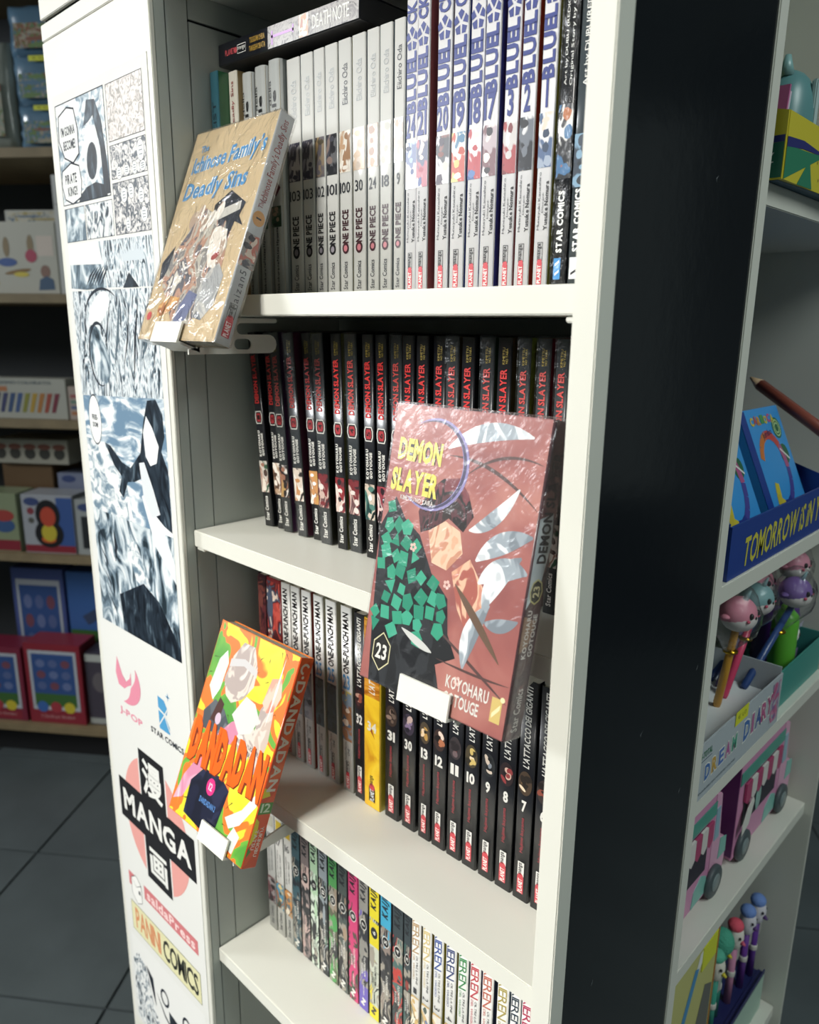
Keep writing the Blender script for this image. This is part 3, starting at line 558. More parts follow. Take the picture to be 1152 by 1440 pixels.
def holder(label, xc, zs, yfront, zbase, tilt, t, group, low=False):
    """clip under a shelf: slotted side bracket, sloping ledge, back rest and front lip"""
    x0, x1 = xc-.020, xc+.020
    r = thing('book_holder', label, 'holder', (0, 0, 0), (0, 0, 0), group)
    c, s_ = math.cos(tilt), math.sin(tilt)
    # ledge and lip follow the slope of the book; (a along book depth, b along book height)
    def P(a, b): return (yfront+a*c+b*s_, H+zbase-a*s_+b*c)
    lo = [P(-.0035, -.0028), P(t+.004, -.0028), P(t+.004, -.0009), P(-.0018, -.0009), P(-.0018, .0135), P(-.0035, .0135)]
    prism('ledge', lo, 'x', x0, x1, HW, r)
    prism('back_rest', [P(t+.0016, -.0009), P(t+.0034, -.0009), P(t+.0034, .022), P(t+.0016, .022)], 'x', x0, x1, HW, r)
    # side bracket with two round-ended slots, standing fore-and-aft under the shelf
    zb = H+zs-.0165; ya = yfront+.006
    def arc(cy, cz, rr, a0, a1, n=6): return [(cy+rr*math.cos(math.radians(a0+(a1-a0)*k/n)), cz+rr*math.sin(math.radians(a0+(a1-a0)*k/n))) for k in range(n+1)]
    bot = zb-.0290+.001
    if low:
        prism('bracket', [(ya, zb-.0125), (.030, zb-.0125), (.034, zb-.0095), (.034, zb-.0008), (.009, zb-.0008), (ya, zb-.0075)], 'x', x1-.0018, x1, HW, r)
        return r
    outl = [(.0095, zb-.0004), (.0580, zb-.0004)]+arc(.0575, zb-.0022, .0018, 60, -90)+[(.026, zb-.0042)]+arc(.0245, zb-.0087, .0045, 90, 270)+[(.050, zb-.0132)]+arc(.0510, zb-.0207, .0074, 80, -90)+[(ya, bot), (ya, bot+.004), (.004, bot+.010)]
    inner = arc(.0215, zb-.0206, .0042, 100, 270)+arc(.0300, zb-.0206, .0042, -90, 90)
    bm = bmesh.new(); x = x1-.0018
    def ringv(pts, xx): return [bm.verts.new((xx, a, b)) for a, b in pts]
    for xx in (x, x1):
        A = ringv(outl, xx); I = ringv(inner, xx)
        es = [bm.edges.new((A[k], A[(k+1) % len(A)])) for k in range(len(A))]+[bm.edges.new((I[k], I[(k+1) % len(I)])) for k in range(len(I))]
        bmesh.ops.triangle_fill(bm, use_beauty=True, edges=es)
        if xx == x: A0, I0 = A, I
    for Q0, Q1 in ((A0, A), (I0, I)):
        for k in range(len(Q0)): bm.faces.new((Q0[k], Q0[(k+1) % len(Q0)], Q1[(k+1) % len(Q0)], Q1[k]))
    bmesh.ops.recalc_face_normals(bm, faces=bm.faces); mesh_obj('bracket', bm, HW, r)
    return r
# --- beige book on the top shelf
TB = math.radians(21.7)
def ich_front(S):
    BL = M('#4f92c8', .3); WO = M('#e6e4dc', .3)
    p = S('title')
    for m, b, ly in ((WO, .09, 2), (BL, .03, 3)):
        p.text('The', .020, .1595, .011, .006, m, 4, ly, b*.6); p.text('Ichinose Family’s', .058, .147, .098, .0185, m, 4, ly, b*.7, shear=.12, gap=.05); p.text('Deadly Sins', .051, .1235, .086, .0190, m, 3, ly, b*.7, shear=.12, gap=.05)
    q = S('picture'); 
    def cloud(pts, mat, ly): q.poly(pts, mat, ly)
    greys = picmat(['#b9b4a8', '#8d8a86', '#d6d0c4', '#6a6a70', '#b8907a'], 1, 70); pale = picmat(['#e0d8cc', '#cbbba8', '#b09a88', '#eee8de'], 2, 60)
    dark = picmat(['#23252c', '#3a3f4a', '#2a2d36', '#4a4c55'], 3, 80); slate = picmat(['#7d8288', '#a6a8a8', '#5c646c', '#c2c0ba'], 4, 50)
    cloud([(.012, .064), (.03, .085), (.045, .108), (.070, .098), (.082, .110), (.092, .085), (.094, .058), (.088, .034), (.07, .012), (.048, .010), (.03, .030), (.014, .045)], greys, 1)
    cloud([(.060, .108), (.078, .118), (.102, .106), (.098, .096), (.106, .088), (.094, .092), (.090, .078), (.082, .094), (.074, .086), (.070, .098), (.062, .094)], dark, 1.4)
    cloud([(.064, .102), (.096, .108), (.097, .101), (.066, .094)], M('#c9c6be', .3), 1.6)
    cloud([(.066, .088), (.076, .090), (.088, .086), (.092, .070), (.084, .056), (.074, .058), (.068, .070)], pale, 1.5)
    cloud([(.078, .056), (.090, .060), (.100, .050), (.098, .028), (.086, .016), (.074, .018), (.070, .040)], slate, 1.3)
    cloud([(.046, .012), (.064, .016), (.072, .036), (.058, .040), (.050, .028)], M('#6d7494', .3), 1.45)
    cloud([(.020, .018), (.040, .024), (.048, .034), (.030, .036), (.018, .028)], picmat(['#c08a4c', '#d6a868', '#a86a3c'], 5, 60), 1.35)
    cloud([(.004, .064), (.018, .078), (.016, .058), (.008, .044)], dark, 1.2)
    for k in range(5): q.ell(.034+.009*k, .098+.005*math.sin(k*2), .0045, .0075, pale, 1.7+.02*k, 14, rot=-.3)
    q.ell(.081, .066, .005, .0028, M('#a04a44', .3), 1.9, 12, rot=.4)
    S('red_seal').ell(.0075, .0195, .0036, .0036, M('#c8504e', .3), 1, 18)
def ich_spine(S):
    t, h = S.t, S.h
    S('title').text("Ichinose Family's Deadly Sins", 0, h*.795, .062, t*.58, M('#8e3f40', .35), 90, 2, .01); S('title').text('The', -t*.1, h*.605, .006, t*.3, M('#8e3f40', .35), 90, 2)
    e = S('number'); e.ell(0, h*.545, t*.40, .0056, M('#c9924c', .35), 1, 20); e.text('1', 0, h*.545, .0012, t*.34, BLACK, 90, 2, .02)
    splatter(S('picture'), -t*.48, h*.335, t*.48, h*.475, ['#8f8a84', '#23252c', '#d9c8b8', '#3a3f4a', '#b86a5a'], 10, 1, 77)
    S('author').text('Taizan5', 0, h*.235, .030, t*.42, DG, 90, 2, .0, gap=.2); planet_logo(S, .006, .031, .5)
faceout('beige paperback in crinkled cellophane with blue title, tilted on a holder', (.0026, -.0292, -.0127), TB, .1135, .175, .0132, '#cfb994', '#b4b8ba', ich_front, ich_spine, FILMX)
holder('white slotted clip holder under the beige paperback', .050, Z1, -.0292, -.0127, TB, .0132, 'clip-on book holders')
# --- large reddish book on the second shelf
TD = math.radians(11)
def ds_front(S):
    w_, h_ = S.t, S.h
    S('backdrop').rect(.0005, .0005, w_-.0012, h_-.0005, ink('rose_print', 22, [(.3, '#8d5452'), (.5, '#a1645e'), (.7, '#b37a70')], 'noise', .6, 3), .3)
    q = S('picture'); D = picmat(['#2a2b2d', '#35373a', '#232427'], 8, 60); GR = ['#3d9a7c', '#348a70', '#46a487']
    # dark cloth-like mass with irregular green facets
    mass = [(.0, .098), (.010, .118), (.020, .106), (.034, .098), (.047, .078), (.062, .066), (.066, .046), (.074, .034), (.060, .026), (.070, .0), (.008, .0), (.004, .040)]
    q.poly(mass, D, .8); R = random.Random(5)
    for i in range(7):
        for j in range(9):
            cx = .006+.0088*i+R.uniform(-.002, .002); cy = .036+.0092*j+R.uniform(-.002, .002)
            if cy > .114-1.0*abs(cx-.010) or (cx > .05 and cy < .036) or R.random() < .22: continue
            n = R.choice((3, 4, 4, 5)); a = R.uniform(0, 3); rr = R.uniform(.0040, .0056)
            q.poly([(max(.0006, cx+rr*math.cos(a+6.283*k/n)*R.uniform(.8, 1.2)), cy+rr*1.1*math.sin(a+6.283*k/n)) for k in range(n)], M(R.choice(GR), .3), 1+.001*(i*9+j))
    # dark plum cloud and pale patch beside it
    q.poly([(.030, .112), (.036, .126), (.046, .134), (.058, .136), (.066, .128), (.072, .116), (.066, .106), (.054, .112), (.044, .104), (.034, .100)], picmat(['#3c3433', '#5d3c40', '#2e2a2a', '#7a4348'], 9, 70), .9)
    q.poly([(.040, .102), (.052, .110), (.064, .106), (.068, .094), (.058, .082), (.046, .084)], picmat(['#d9a98c', '#e3bfa4', '#c48f76', '#efe0d2'], 10, 60), 1.1)
    q.poly([(.062, .082), (.074, .092), (.086, .078), (.090, .058), (.078, .052), (.070, .062)], picmat(['#d9a98c', '#c98a76', '#e0b69a', '#a86258'], 11, 60), 1.2)
    # pale curved blades and dark cords
    SI = picmat(['#c7ccd0', '#9aa4ac', '#e2e6e8', '#7d868e'], 12, 40); CO = M('#5a4644', .3)
    def sw(pts, wd, m, ly): q.line(pts, wd, m, ly)
    bez = lambda a, b, c, n=14: [((1-t)**2*a[0]+2*t*(1-t)*b[0]+t*t*c[0], (1-t)**2*a[1]+2*t*(1-t)*b[1]+t*t*c[1]) for t in [k/n for k in range(n+1)]]
    sw(bez((.048, .148), (.080, .150), (.113, .126)), .0022, CO, .95); sw(bez((.062, .138), (.085, .158), (.113, .150)), .0018, CO, .96)
    sw(bez((.052, .050), (.085, .034), (.113, .020)), .0020, CO, .97); sw(bez((.060, .030), (.090, .028), (.113, .030)), .0016, CO, .98)
    sw(bez((.046, .152), (.072, .170), (.104, .164)), .0105, SI, 1.3); sw(bez((.070, .108), (.086, .112), (.100, .136)), .0085, SI, 1.32)
    for a, b, c, wd in (((.078, .092), (.092, .108), (.113, .112), .012), ((.082, .080), (.096, .096), (.113, .092), .013), ((.088, .066), (.090, .086), (.108, .100), .012), ((.080, .030), (.078, .052), (.092, .070), .011), ((.090, .060), (.100, .058), (.112, .066), .008)):
        sw(bez(a, b, c), wd, SI, 1.34+wd)
    sw(bez((.066, .076), (.084, .060), (.104, .040)), .0052, M('#6a5648', .3), 1.6)
    sw(bez((.030, .040), (.046, .034), (.056, .032)), .0050, M('#c9cac6', .3), 1.5)
    q.ell(.082, .010+.004, .0008, .0008, SI, 1.5, 8)
    for cx, cy in ((.060, .074), (.078, .022), (.030, .090)):
        for k in range(5): q.ell(cx+.0018*math.cos(k*1.257), cy+.0018*math.sin(k*1.257), .0011, .0011, M('#dcb8ae', .3), 1.55+.001*k, 8)
    r = S('ring'); r.ring(.036, .141, .0275, .0045, M('#8d86b4', .3), 1.7, 40, -2.4, 2.2, 1.0, True); r.ring(.0355, .141, .0262, .0022, M('#4a4660', .3), 1.75, 40, -2.3, 2.2, 1.0, True)
    t = S('title'); Y = M('#dccf62', .3); K = M('#332b2a', .3)
    for m, ly, bo in ((K, 2.2, .13), (Y, 2.6, .06)):
        t.text('DEMON', .0245, .1475, .0355, .0140, m, -1, ly, bo*.8, gap=.03); t.text('SLAYER', .0232, .1285, .0385, .0145, m, -1, ly, bo*.8, gap=.03)
    S('subtitle').text('KIMETSU NO YAIBA', .0270, .1182, .027, .0028, M('#d8d0cc', .3), -1, 2.6, .02)
    n = S('number'); o8 = [(0, 1), (.75, .45), (.75, -.45), (0, -1), (-.75, -.45), (-.75, .45)]
    n.poly([(.0160+.0100*a, .0205+.0125*b) for a, b in o8], M('#cfc9a0', .3), 2); n.poly([(.0160+.0090*a, .0205+.0115*b) for a, b in o8], M('#2b2a28', .3), 2.2); n.text('23', .0160, .0205, .0095, .0098, OFF, 0, 2.6, .03)
    a = S('author'); a.text('KOYOHARU', .0855, .0200, .031, .0075, OFF, 0, 2, .02); a.text('GOTOUGE', .0825, .0105, .026, .0075, OFF, 0, 2, .02)
    g = S('publisher_mark'); g.rect(.1035, .008, .1105, .0220, M('#cdb672', .3), 2); g.poly([(.1045, .010), (.1095, .016), (.1095, .019), (.1045, .013)], M('#e8dcae', .3), 2.3); g.ell(.1105, .0220, .0016, .0016, M('#e8dcae', .3), 2.3, 10)
def ds_spine(S):
    t, h = S.t, S.h
    S('backdrop').rect(-t*.48, .0005, t*.48, h-.0005, picmat(['#4a3238', '#5a3a40', '#3c2a34', '#6a4a4c'], 14, 30), .3)
    p = S('picture'); p.poly([(-t*.48, h*.42), (t*.2, h*.50), (t*.48, h*.62), (t*.3, h*.72), (-t*.48, h*.70)], picmat(['#aab2b8', '#8d98a2', '#c7ced2'], 15, 40), 1); p.poly([(-t*.48, h*.28), (0, h*.30), (t*.3, h*.38), (-t*.48, h*.40)], picmat(['#b39a7c', '#8a6a56', '#c9b090'], 16, 40), 1)
    S('publisher').text('Star Comics', 0, h*.095, .0245, t*.40, M('#c2bcb8', .35), 90, 2, .02)
    a = S('author'); a.text('KOYOHARU', -t*.16, h*.34, .0270, t*.26, M('#cfcac6', .35), 90, 2, .03); a.text('GOTOUGE', t*.2, h*.335, .0240, t*.26, M('#cfcac6', .35), 90, 2, .03)
    n = S('number'); n.ell(0, h*.475, t*.40, .0072, M('#b9b07a', .35), 1.5, 8); n.ell(0, h*.475, t*.33, .0062, M('#2b2a28', .35), 1.7, 8); n.text('23', 0, h*.475, .0062, t*.40, M('#d0c69a', .35), 90, 2.2, .02)
    S('title').text('DEMON SLAYER', 0, h*.735, .060, t*.58, M('#23202a', .35), 90, 2, .04)
faceout('large reddish paperback in cellophane with yellow title and green facets', (.2660, -.0281, -.2182), TD, .115, .175, .0155, '#8d5452', '#4a3238', ds_front, ds_spine, FILM, .35)
holder('white slotted clip holder under the reddish paperback', .323, Z2, -.0281, -.2182, TD, .0155, 'clip-on book holders')
# --- orange, yellow and green book on the third shelf
TN = math.radians(22)
def dan_front(S):
    w_, h_ = S.t, S.h; OR = M('#e8621e', .25)
    S('backdrop').rect(.0005, .0005, w_-.0012, h_-.0005, ink('mottled_print', 26, [(.36, '#d9cf2c'), (.45, '#e0d23a'), (.46, '#e8742a'), (.54, '#e8742a'), (.55, '#6aa83c'), (.66, '#4f9438')], 'noise', .8, 2), .3)
    S('speckle').rect(.0006, .0006, w_-.0013, h_-.0006, picmat(['#d9cf2c', '#e8742a', '#5a9a3a', '#e0d23a'], 17, 45), .28)
    q = S('picture'); PA = picmat(['#d6cac0', '#c4b2a6', '#dcd4cc', '#ad9f9a'], 18, 45); PK_ = picmat(['#dba0b4', '#c9839e', '#e6c4ce'], 19, 40); NV = picmat(['#1d2034', '#272b44', '#181a2a'], 20, 40); GY = picmat(['#5b6066', '#4a4f55', '#6d7278'], 21, 40)
    R = random.Random(3)
    for k in range(46):
        x, y = R.uniform(.004, .110), R.uniform(.004, .171); q.line([(x, y), (x+R.uniform(-.004, .004), y+R.uniform(-.004, .004)), (x+R.uniform(-.007, .007), y+R.uniform(-.006, .006))], .0008, M('#3a3a1c', .3), .6+.001*k)
    def pl(pts, m, ly): q.poly(pts, m, ly)
    pl([(.026, .128), (.030, .150), (.040, .165), (.056, .165), (.066, .150), (.068, .134), (.058, .120), (.044, .112), (.034, .116)], PA, 1)
    pl([(.028, .140), (.048, .146), (.068, .142), (.067, .148), (.047, .152), (.028, .147)], M('#c7c4c4', .3), 1.2)
    pl([(.050, .104), (.062, .124), (.076, .122), (.086, .112), (.080, .098), (.066, .092)], M('#d8d4ce', .3), 1.3)
    pl([(.060, .098), (.078, .108), (.090, .096), (.084, .076), (.070, .078)], PA, 1.1)
    pl([(.084, .120), (.092, .136), (.100, .128), (.104, .100), (.100, .072), (.090, .066), (.084, .090)], PA, 1.05)
    pl([(.084, .126), (.088, .148), (.100, .152), (.105, .138), (.100, .124), (.092, .120)], picmat(['#e0a08c', '#d48a78', '#ecc0ae'], 22, 40), 1.15)
    pl([(.008, .116), (.012, .142), (.020, .152), (.026, .142), (.024, .118), (.018, .106)], picmat(['#cfe0cc', '#e4ece0', '#a8cc9c'], 23, 40), 1.1)
    pl([(.010, .094), (.022, .108), (.038, .104), (.050, .094), (.048, .082), (.014, .080)], GY, 1.2); pl([(.022, .090), (.028, .112), (.036, .108), (.034, .090)], M('#4a2f2a', .3), 1.4); q.ell(.033, .094, .0042, .0052, M('#c9b4c4', .3), 1.6, 16)
    pl([(.038, .082), (.052, .098), (.062, .104), (.066, .094), (.058, .080)], PK_, 1.25)
    pl([(.002, .010), (.008, .034), (.018, .050), (.030, .060), (.034, .052), (.022, .034), (.014, .016)], PK_, 1.2)
    pl([(.022, .006), (.020, .034), (.034, .050), (.060, .052), (.074, .046), (.070, .014), (.060, .002)], NV, 1.3)
    pl([(.078, .026), (.096, .040), (.110, .062), (.112, .050), (.098, .028), (.086, .020)], M('#dcdcd6', .3), 1.35); pl([(.084, .006), (.092, .024), (.102, .020), (.098, .004)], picmat(['#e6dcd4', '#cfd8d0'], 24, 30), 1.2)
    q.line([(.098, .168), (.097, .14), (.095, .11)], .0026, M('#f0eee8', .2), 1.9)
    t = S('title')
    for m, ly, b, dx in ((M('#7a2c10', .3), 2.2, .12, .0012), (OR, 2.6, .07, 0)):
        t.text('DANDADAN', .0575+dx, .0700-dx*.6, .108, .0400, m, 2, ly, b, gap=-.05)
    n = S('number'); n.ell(.0495, .0395, .0062, .0072, M('#d8347c', .3), 2, 20); n.text('12', .0495, .0395, .0052, .0062, M('#f0c8d8', .3), 0, 2.4, .02)
    S('label').text('DANDADAN 2', .0510, .0255, .024, .0050, M('#5a8ac8', .3), 0, 2.4, .02)
    a = S('author'); a.text('YUKINOBU', .089, .0870, .018, .0034, DG, -6, 2.4); a.text('TATSU', .083, .0825, .010, .0034, DG, -6, 2.4)
def dan_spine(S):
    t, h = S.t, S.h; CR = M('#dcd2c4', .3)
    S('backdrop').rect(-t*.48, .0005, t*.48, h-.0005, picmat(['#d9542a', '#e0622a', '#c84a26', '#d9542a'], 25, 20), .3)
    S('title').text('DANDADAN', 0, h*.625, .092, t*.66, CR, -90, 2, .03)
    e = S('emblem'); e.ring(0, h*.945, t*.34, t*.14, CR, 2, 20, .4, 4.6); e.ell(0, h*.905, t*.1, .0014, CR, 2, 10)
    g = S('picture'); g.rect(-t*.48, h*.255, t*.48, h*.31, M('#4a8a3a', .3), 1); g.poly([(-t*.48, h*.33), (t*.1, h*.34), (-t*.1, h*.37), (-t*.48, h*.38)], M('#d8cf2c', .3), 1.1); g.poly([(-t*.48, h*.10), (-t*.1, h*.15), (-t*.2, h*.22), (-t*.48, h*.24)], M('#d8cf2c', .3), 1.2); g.poly([(-t*.48, h*.05), (-t*.2, h*.08), (-t*.48, h*.10)], M('#4a8a3a', .3), 1.3)
    S('number').text('12', 0, h*.285, t*.68, .0075, M('#c8dcc0', .3), 0, 2, .02)
    a = S('author'); a.text('YUKINOBU', t*.17, h*.125, .0250, t*.26, CR, -90, 2, .02); a.text('TATSU', -t*.17, h*.135, .0165, t*.26, CR, -90, 2, .02)
faceout('orange, yellow and green paperback with bold orange title, tilted on a holder', (.0290, -.0460, -.4240), TN, .115, .175, .0140, '#d9762a', '#d9542a', dan_front, dan_spine, None, .16)
holder('white slotted clip holder under the orange and green paperback', .103, Z3, -.0460, -.4240, TN, .0140, 'clip-on book holders', True)
# ---------------------------------------------------------------- poster on the wide stile
po = thing('poster', 'black and white comic page poster with publisher logos, on the wide white stile', 'poster', (0, 0, H-.86))
SH = M('#dddeda', .55, noise=.015, nscale=6, spec=.2); ZP = .86
box('sheet', -.1925, -.0068, -.0006, -.0001, 0, .205+ZP, SH, po)
NVY = M('#1d2530', .6, spec=.2); GRB = M('#8fa3b3', .6, spec=.2); MID = M('#54646f', .6, spec=.2); LGT = M('#c9d2d8', .6, spec=.2)
def pp(n, fn, lab=None):
    p = Print(); fn(p); o = p.build(n, po, (0, -.0006, ZP), (1, 0, 0), (0, 0, 1), (0, -1, 0), .00007)
    if lab: o['label'] = lab
    return o
hatch1 = ink('hatched_ink', 90, [(.36, '#2a333c'), (.44, '#8b99a3'), (.52, '#e4e6e4')], 'noise', 2.5, 8, (1, 1, .6), .5, spec=.2)
hatch2 = ink('cloudy_ink', 60, [(.38, '#6f8798'), (.47, '#b7c4cc'), (.55, '#eceeec')], 'noise', 1.2, 9, (1, 1, 1.4), spec=.2)
hatch3 = ink('wash_ink', 26, [(.36, '#26323a'), (.46, '#6e8290'), (.55, '#c4d0d6'), (.66, '#eef0ee')], 'noise', 2.2, 9, (1.6, 1, .7), .3, spec=.2)
hatch4 = ink('fine_panel_ink', 170, [(.42, '#4a525b'), (.50, '#a3a3a4'), (.57, '#dcd9d6')], 'noise', 1.5, 5, spec=.2)
skyink = ink('sky_ink', 38, [(.44, '#6d8aa2'), (.52, '#b5c5d0'), (.58, '#e8eced')], 'noise', 1., 7, (.7, 1, 1.6), spec=.2)
darkink = ink('dark_ink', 60, [(.40, '#171d25'), (.58, '#2b3641'), (.70, '#566672')], 'noise', 2., 6, (1, 1, .4), .4, spec=.2)
stroke = ink('brush_ink', 42, [(.38, '#27323b'), (.44, '#8195a3'), (.48, '#d3dade'), (.53, '#e6e9e9'), (.58, '#c9d4da'), (.64, '#5f7482')], 'noise', 4.5, 6, (1.8, 1, .45), .5, spec=.2)
def frame(p, a, b, c, d, wd=.0008, ly=3):
    for q in ((a, b, c, b+wd), (a, d-wd, c, d), (a, b, a+wd, d), (c-wd, b, c, d)): p.rect(*q, NVY, ly)
def bubble(p, x, y, rx, ry, ly=4, spiky=False):
    n = 22; P = [(x+rx*(1.0+(.16 if spiky and k % 2 else 0))*math.cos(6.283*k/n), y+ry*(1.0+(.14 if spiky and k % 2 else 0))*math.sin(6.283*k/n)) for k in range(n)]
    p.poly([(x+(a-x)*1.06, y+(b-y)*1.06) for a, b in P], NVY, ly); p.poly(P, M('#eceeec', .6, spec=.2), ly+.2)
def page_top(p):
    p.rect(-.1845, .0733, -.0158, .1957, M('#e2e2de', .6, spec=.2), .3)
    p.rect(-.1845, .108, -.0840, .1957, hatch2, 1); frame(p, -.1845, .108, -.0840, .1957)
    # dark brush masses and rays in the large panel
    p.poly([(-.128, .170), (-.118, .190), (-.102, .188), (-.092, .170), (-.087, .140), (-.084, .110), (-.096, .110), (-.098, .150), (-.108, .176), (-.118, .172)], darkink, 1.6)
    p.poly([(-.132, .150), (-.124, .170), (-.106, .168), (-.098, .148), (-.104, .126), (-.118, .120), (-.130, .132)], M('#dfe3e4', .6, spec=.2), 1.4); p.ell(-.116, .140, .0105, .0155, darkink, 1.7, 18, rot=-.2)
    p.poly([(-.130, .120), (-.112, .122), (-.094, .118), (-.090, .108), (-.150, .108), (-.146, .114)], darkink, 1.5)
    R = random.Random(2)
    for k in range(26):
        a = R.uniform(0, 6.28); x, y = -.114+.034*math.cos(a), .150+.034*math.sin(a); x2, y2 = -.114+.05*math.cos(a), .150+.05*math.sin(a)
        if -.183 < x2 < -.086 and .110 < y2 < .194: p.line([(x, y), ((x+x2)/2, (y+y2)/2), (x2, y2)], .0011, MID, 1.2+.001*k)
def small_panels(p):
    R = random.Random(9)
    for a, b, c, d, m in ((-.0800, .150, -.0165, .1950, ink('faded_panel_ink', 120, [(.40, '#9b9690'), (.5, '#cfc8c4'), (.6, '#e6dfdc')], 'noise', 2.5, 8, spec=.2)), (-.0800, .120, -.0165, .147, hatch4), (-.0800, .0745, -.0165, .117, hatch4), (-.1835, .0745, -.140, .105, hatch3), (-.138, .0745, -.083, .105, hatch1)):
        p.rect(a, b, c, d, m, 1); frame(p, a, b, c, d, .0005, 1.8)
    for x, y, rx, ry in ((-.026, .137, .006, .008), (-.066, .124, .005, .005), (-.052, .125, .005, .004), (-.038, .125, .004, .005), (-.024, .125, .005, .004), (-.060, .106, .0055, .006), (-.047, .108, .005, .006), (-.030, .103, .005, .006), (-.027, .088, .0055, .006), (-.056, .082, .004, .006)):
        bubble(p, x, y, rx, ry, 2.2)
        for j in range(3): p.rect(x-rx*.5, y-ry*.45+j*ry*.4, x+rx*.5, y-ry*.45+j*ry*.4+.0006, MID, 2.8)
pp('large_panel', page_top); pp('small_panels', small_panels)['kind'] = 'stuff'
def bub(p):
    Q = [(-.178, .185), (-.160, .190), (-.146, .187), (-.141, .170), (-.142, .150), (-.155, .144), (-.172, .150), (-.181, .165)]; p.poly([(-.161+(a+.161)*1.09, .168+(b-.168)*1.07) for a, b in Q], NVY, 2.1)
    p.poly(Q, M('#eceeec', .6, spec=.2), 2.4)
    p.text("I'M GONNA", -.161, .1715, .030, .0085, NVY, 0, 3, .03); p.text('BECOME!', -.160, .1595, .026, .0085, NVY, 0, 3, .03)
pp('speech_bubble', bub)
def bub2(p):
    Q = [(-.180, .138), (-.160, .143), (-.144, .139), (-.141, .126), (-.145, .113), (-.163, .109), (-.178, .114), (-.183, .126)]; p.poly([(-.162+(a+.162)*1.06, .126+(b-.126)*1.09) for a, b in Q], NVY, 2.1)
    p.poly(Q, M('#eceeec', .6, spec=.2), 2.4)
    p.text('PIRATE', -.163, .1305, .025, .0085, NVY, 0, 3, .03); p.text('KING!!', -.161, .1195, .021, .0085, NVY, 0, 3, .03)
pp('speech_bubble', bub2)
def mid(p):
    p.rect(-.1840, .0300, -.0158, .0728, M('#e4e5e2', .6, spec=.2), .3)
    p.poly([(-.118, .072), (-.0165, .071), (-.0170, .030), (-.104, .031)], stroke, 1); p.poly([(-.075, .030), (-.062, .043), (-.050, .034), (-.045, .030)], darkink, 1.6)
    for k in range(9): p.poly([(-.072+.004*k, .052), (-.078+.0055*k, .071), (-.066+.0042*k, .053)], LGT, 1.4+.01*k)
    p.poly([(-.182, .054), (-.112, .052), (-.106, .031), (-.150, .030), (-.184, .032)], hatch3, 1.1)
    for k in range(6): p.line([(-.150+.006*k, .033), (-.140+.006*k, .042), (-.126+.005*k, .050)], .0028, NVY, 1.7+.01*k)
pp('middle_panel', mid)
def low(p):
    p.poly([(-.184, .0290), (-.0158, .0290), (-.0158, -.0640), (-.0600, -.0680), (-.1820, -.0715)], stroke, .5)
    R = random.Random(4)
    for k in range(9):
        x = -.176+.018*k; a = R.uniform(.3, 1.2); p.line([(x, -.06+R.uniform(0, .03)), (x+.012*math.cos(a), -.03+R.uniform(0, .02)), (x+.02, .01+R.uniform(0, .016))], R.uniform(.002, .006), [NVY, MID, darkink][k % 3], 1+.02*k)
    p.ell(-.135, -.030, .018, .030, hatch3, 1.4, 22, rot=.5); p.ring(-.135, -.030, .022, .003, NVY, 1.5, 30, .2, 5.2, 1.4, True)
    p.ell(-.128, .012, .026, .012, M('#dfe3e4', .6, spec=.2), 1.2, 22, rot=.5); p.ring(-.120, .005, .038, .004, NVY, 1.6, 30, .6, 3.2, .7, True)
pp('brush_panel', low)
def sky(p):
    p.poly([(-.181, -.0720), (-.0158, -.0645), (-.0150, -.1900), (-.181, -.1900)], skyink, .6)
    p.poly([(-.181, -.115), (-.120, -.118), (-.100, -.150), (-.090, -.190), (-.181, -.190)], hatch2, .9)
    p.poly([(-.181, -.190), (-.0150, -.190), (-.0142, -.3132), (-.182, -.315)], hatch3, .7)
    p.poly([(-.0700, -.160), (-.0500, -.150), (-.0350, -.180), (-.0150, -.215), (-.0148, -.235), (-.050, -.205)], M('#dfe4e6', .6, spec=.2), 1)
    p.poly([(-.110, -.215), (-.090, -.208), (-.060, -.260), (-.064, -.275), (-.090, -.262)], hatch2, 1.1)
    p.poly([(-.135, -.275), (-.080, -.250), (-.050, -.262), (-.0148, -.300), (-.0142, -.3132), (-.130, -.3145)], darkink, 1.2)
    # dark sweeping mass of ink
    p.poly([(-.140, -.116), (-.128, -.118), (-.105, -.132), (-.088, -.135), (-.075, -.125), (-.066, -.118), (-.056, -.088), (-.046, -.068), (-.030, -.066), (-.020, -.078), (-.0185, -.098), (-.026, -.112), (-.0162, -.128), (-.0158, -.186), (-.030, -.182), (-.046, -.174), (-.058, -.160), (-.066, -.142), (-.082, -.148), (-.096, -.150), (-.108, -.168), (-.116, -.162), (-.108, -.146), (-.122, -.138)], darkink, 1.5)
    p.poly([(-.070, -.128), (-.060, -.126), (-.046, -.150), (-.036, -.172), (-.052, -.178), (-.066, -.160)], M('#d5dadd', .6, spec=.2), 1.8); p.poly([(-.056, -.120), (-.058, -.098), (-.050, -.082), (-.040, -.092), (-.030, -.108), (-.036, -.124), (-.048, -.128)], M('#e2e5e6', .6, spec=.2), 1.8)
    for k in range(7): p.line([(-.176+.002*k, -.205-.012*k), (-.166+.003*k, -.216-.013*k), (-.160+.001*k, -.232-.011*k)], .0028, [NVY, MID][k % 2], 1.3+.01*k)
    p.line([(-.137, -.206), (-.134, -.222), (-.138, -.240)], .007, NVY, 1.6)
pp('sky_panel', sky)
def bub3(p):
    bubble(p, -.157, -.0950, .0130, .0240, 2)
    p.text('FREE-', -.157, -.0925, .013, .0052, NVY, 0, 3, .04); p.text('DOM!', -.157, -.1000, .012, .0052, NVY, 0, 3, .04)
pp('speech_bubble', bub3)
PNK = M('#d98a9e', .6, spec=.2); SAL = M('#dd9d96', .6, spec=.2); RDB = M('#c9777a', .6, spec=.2)
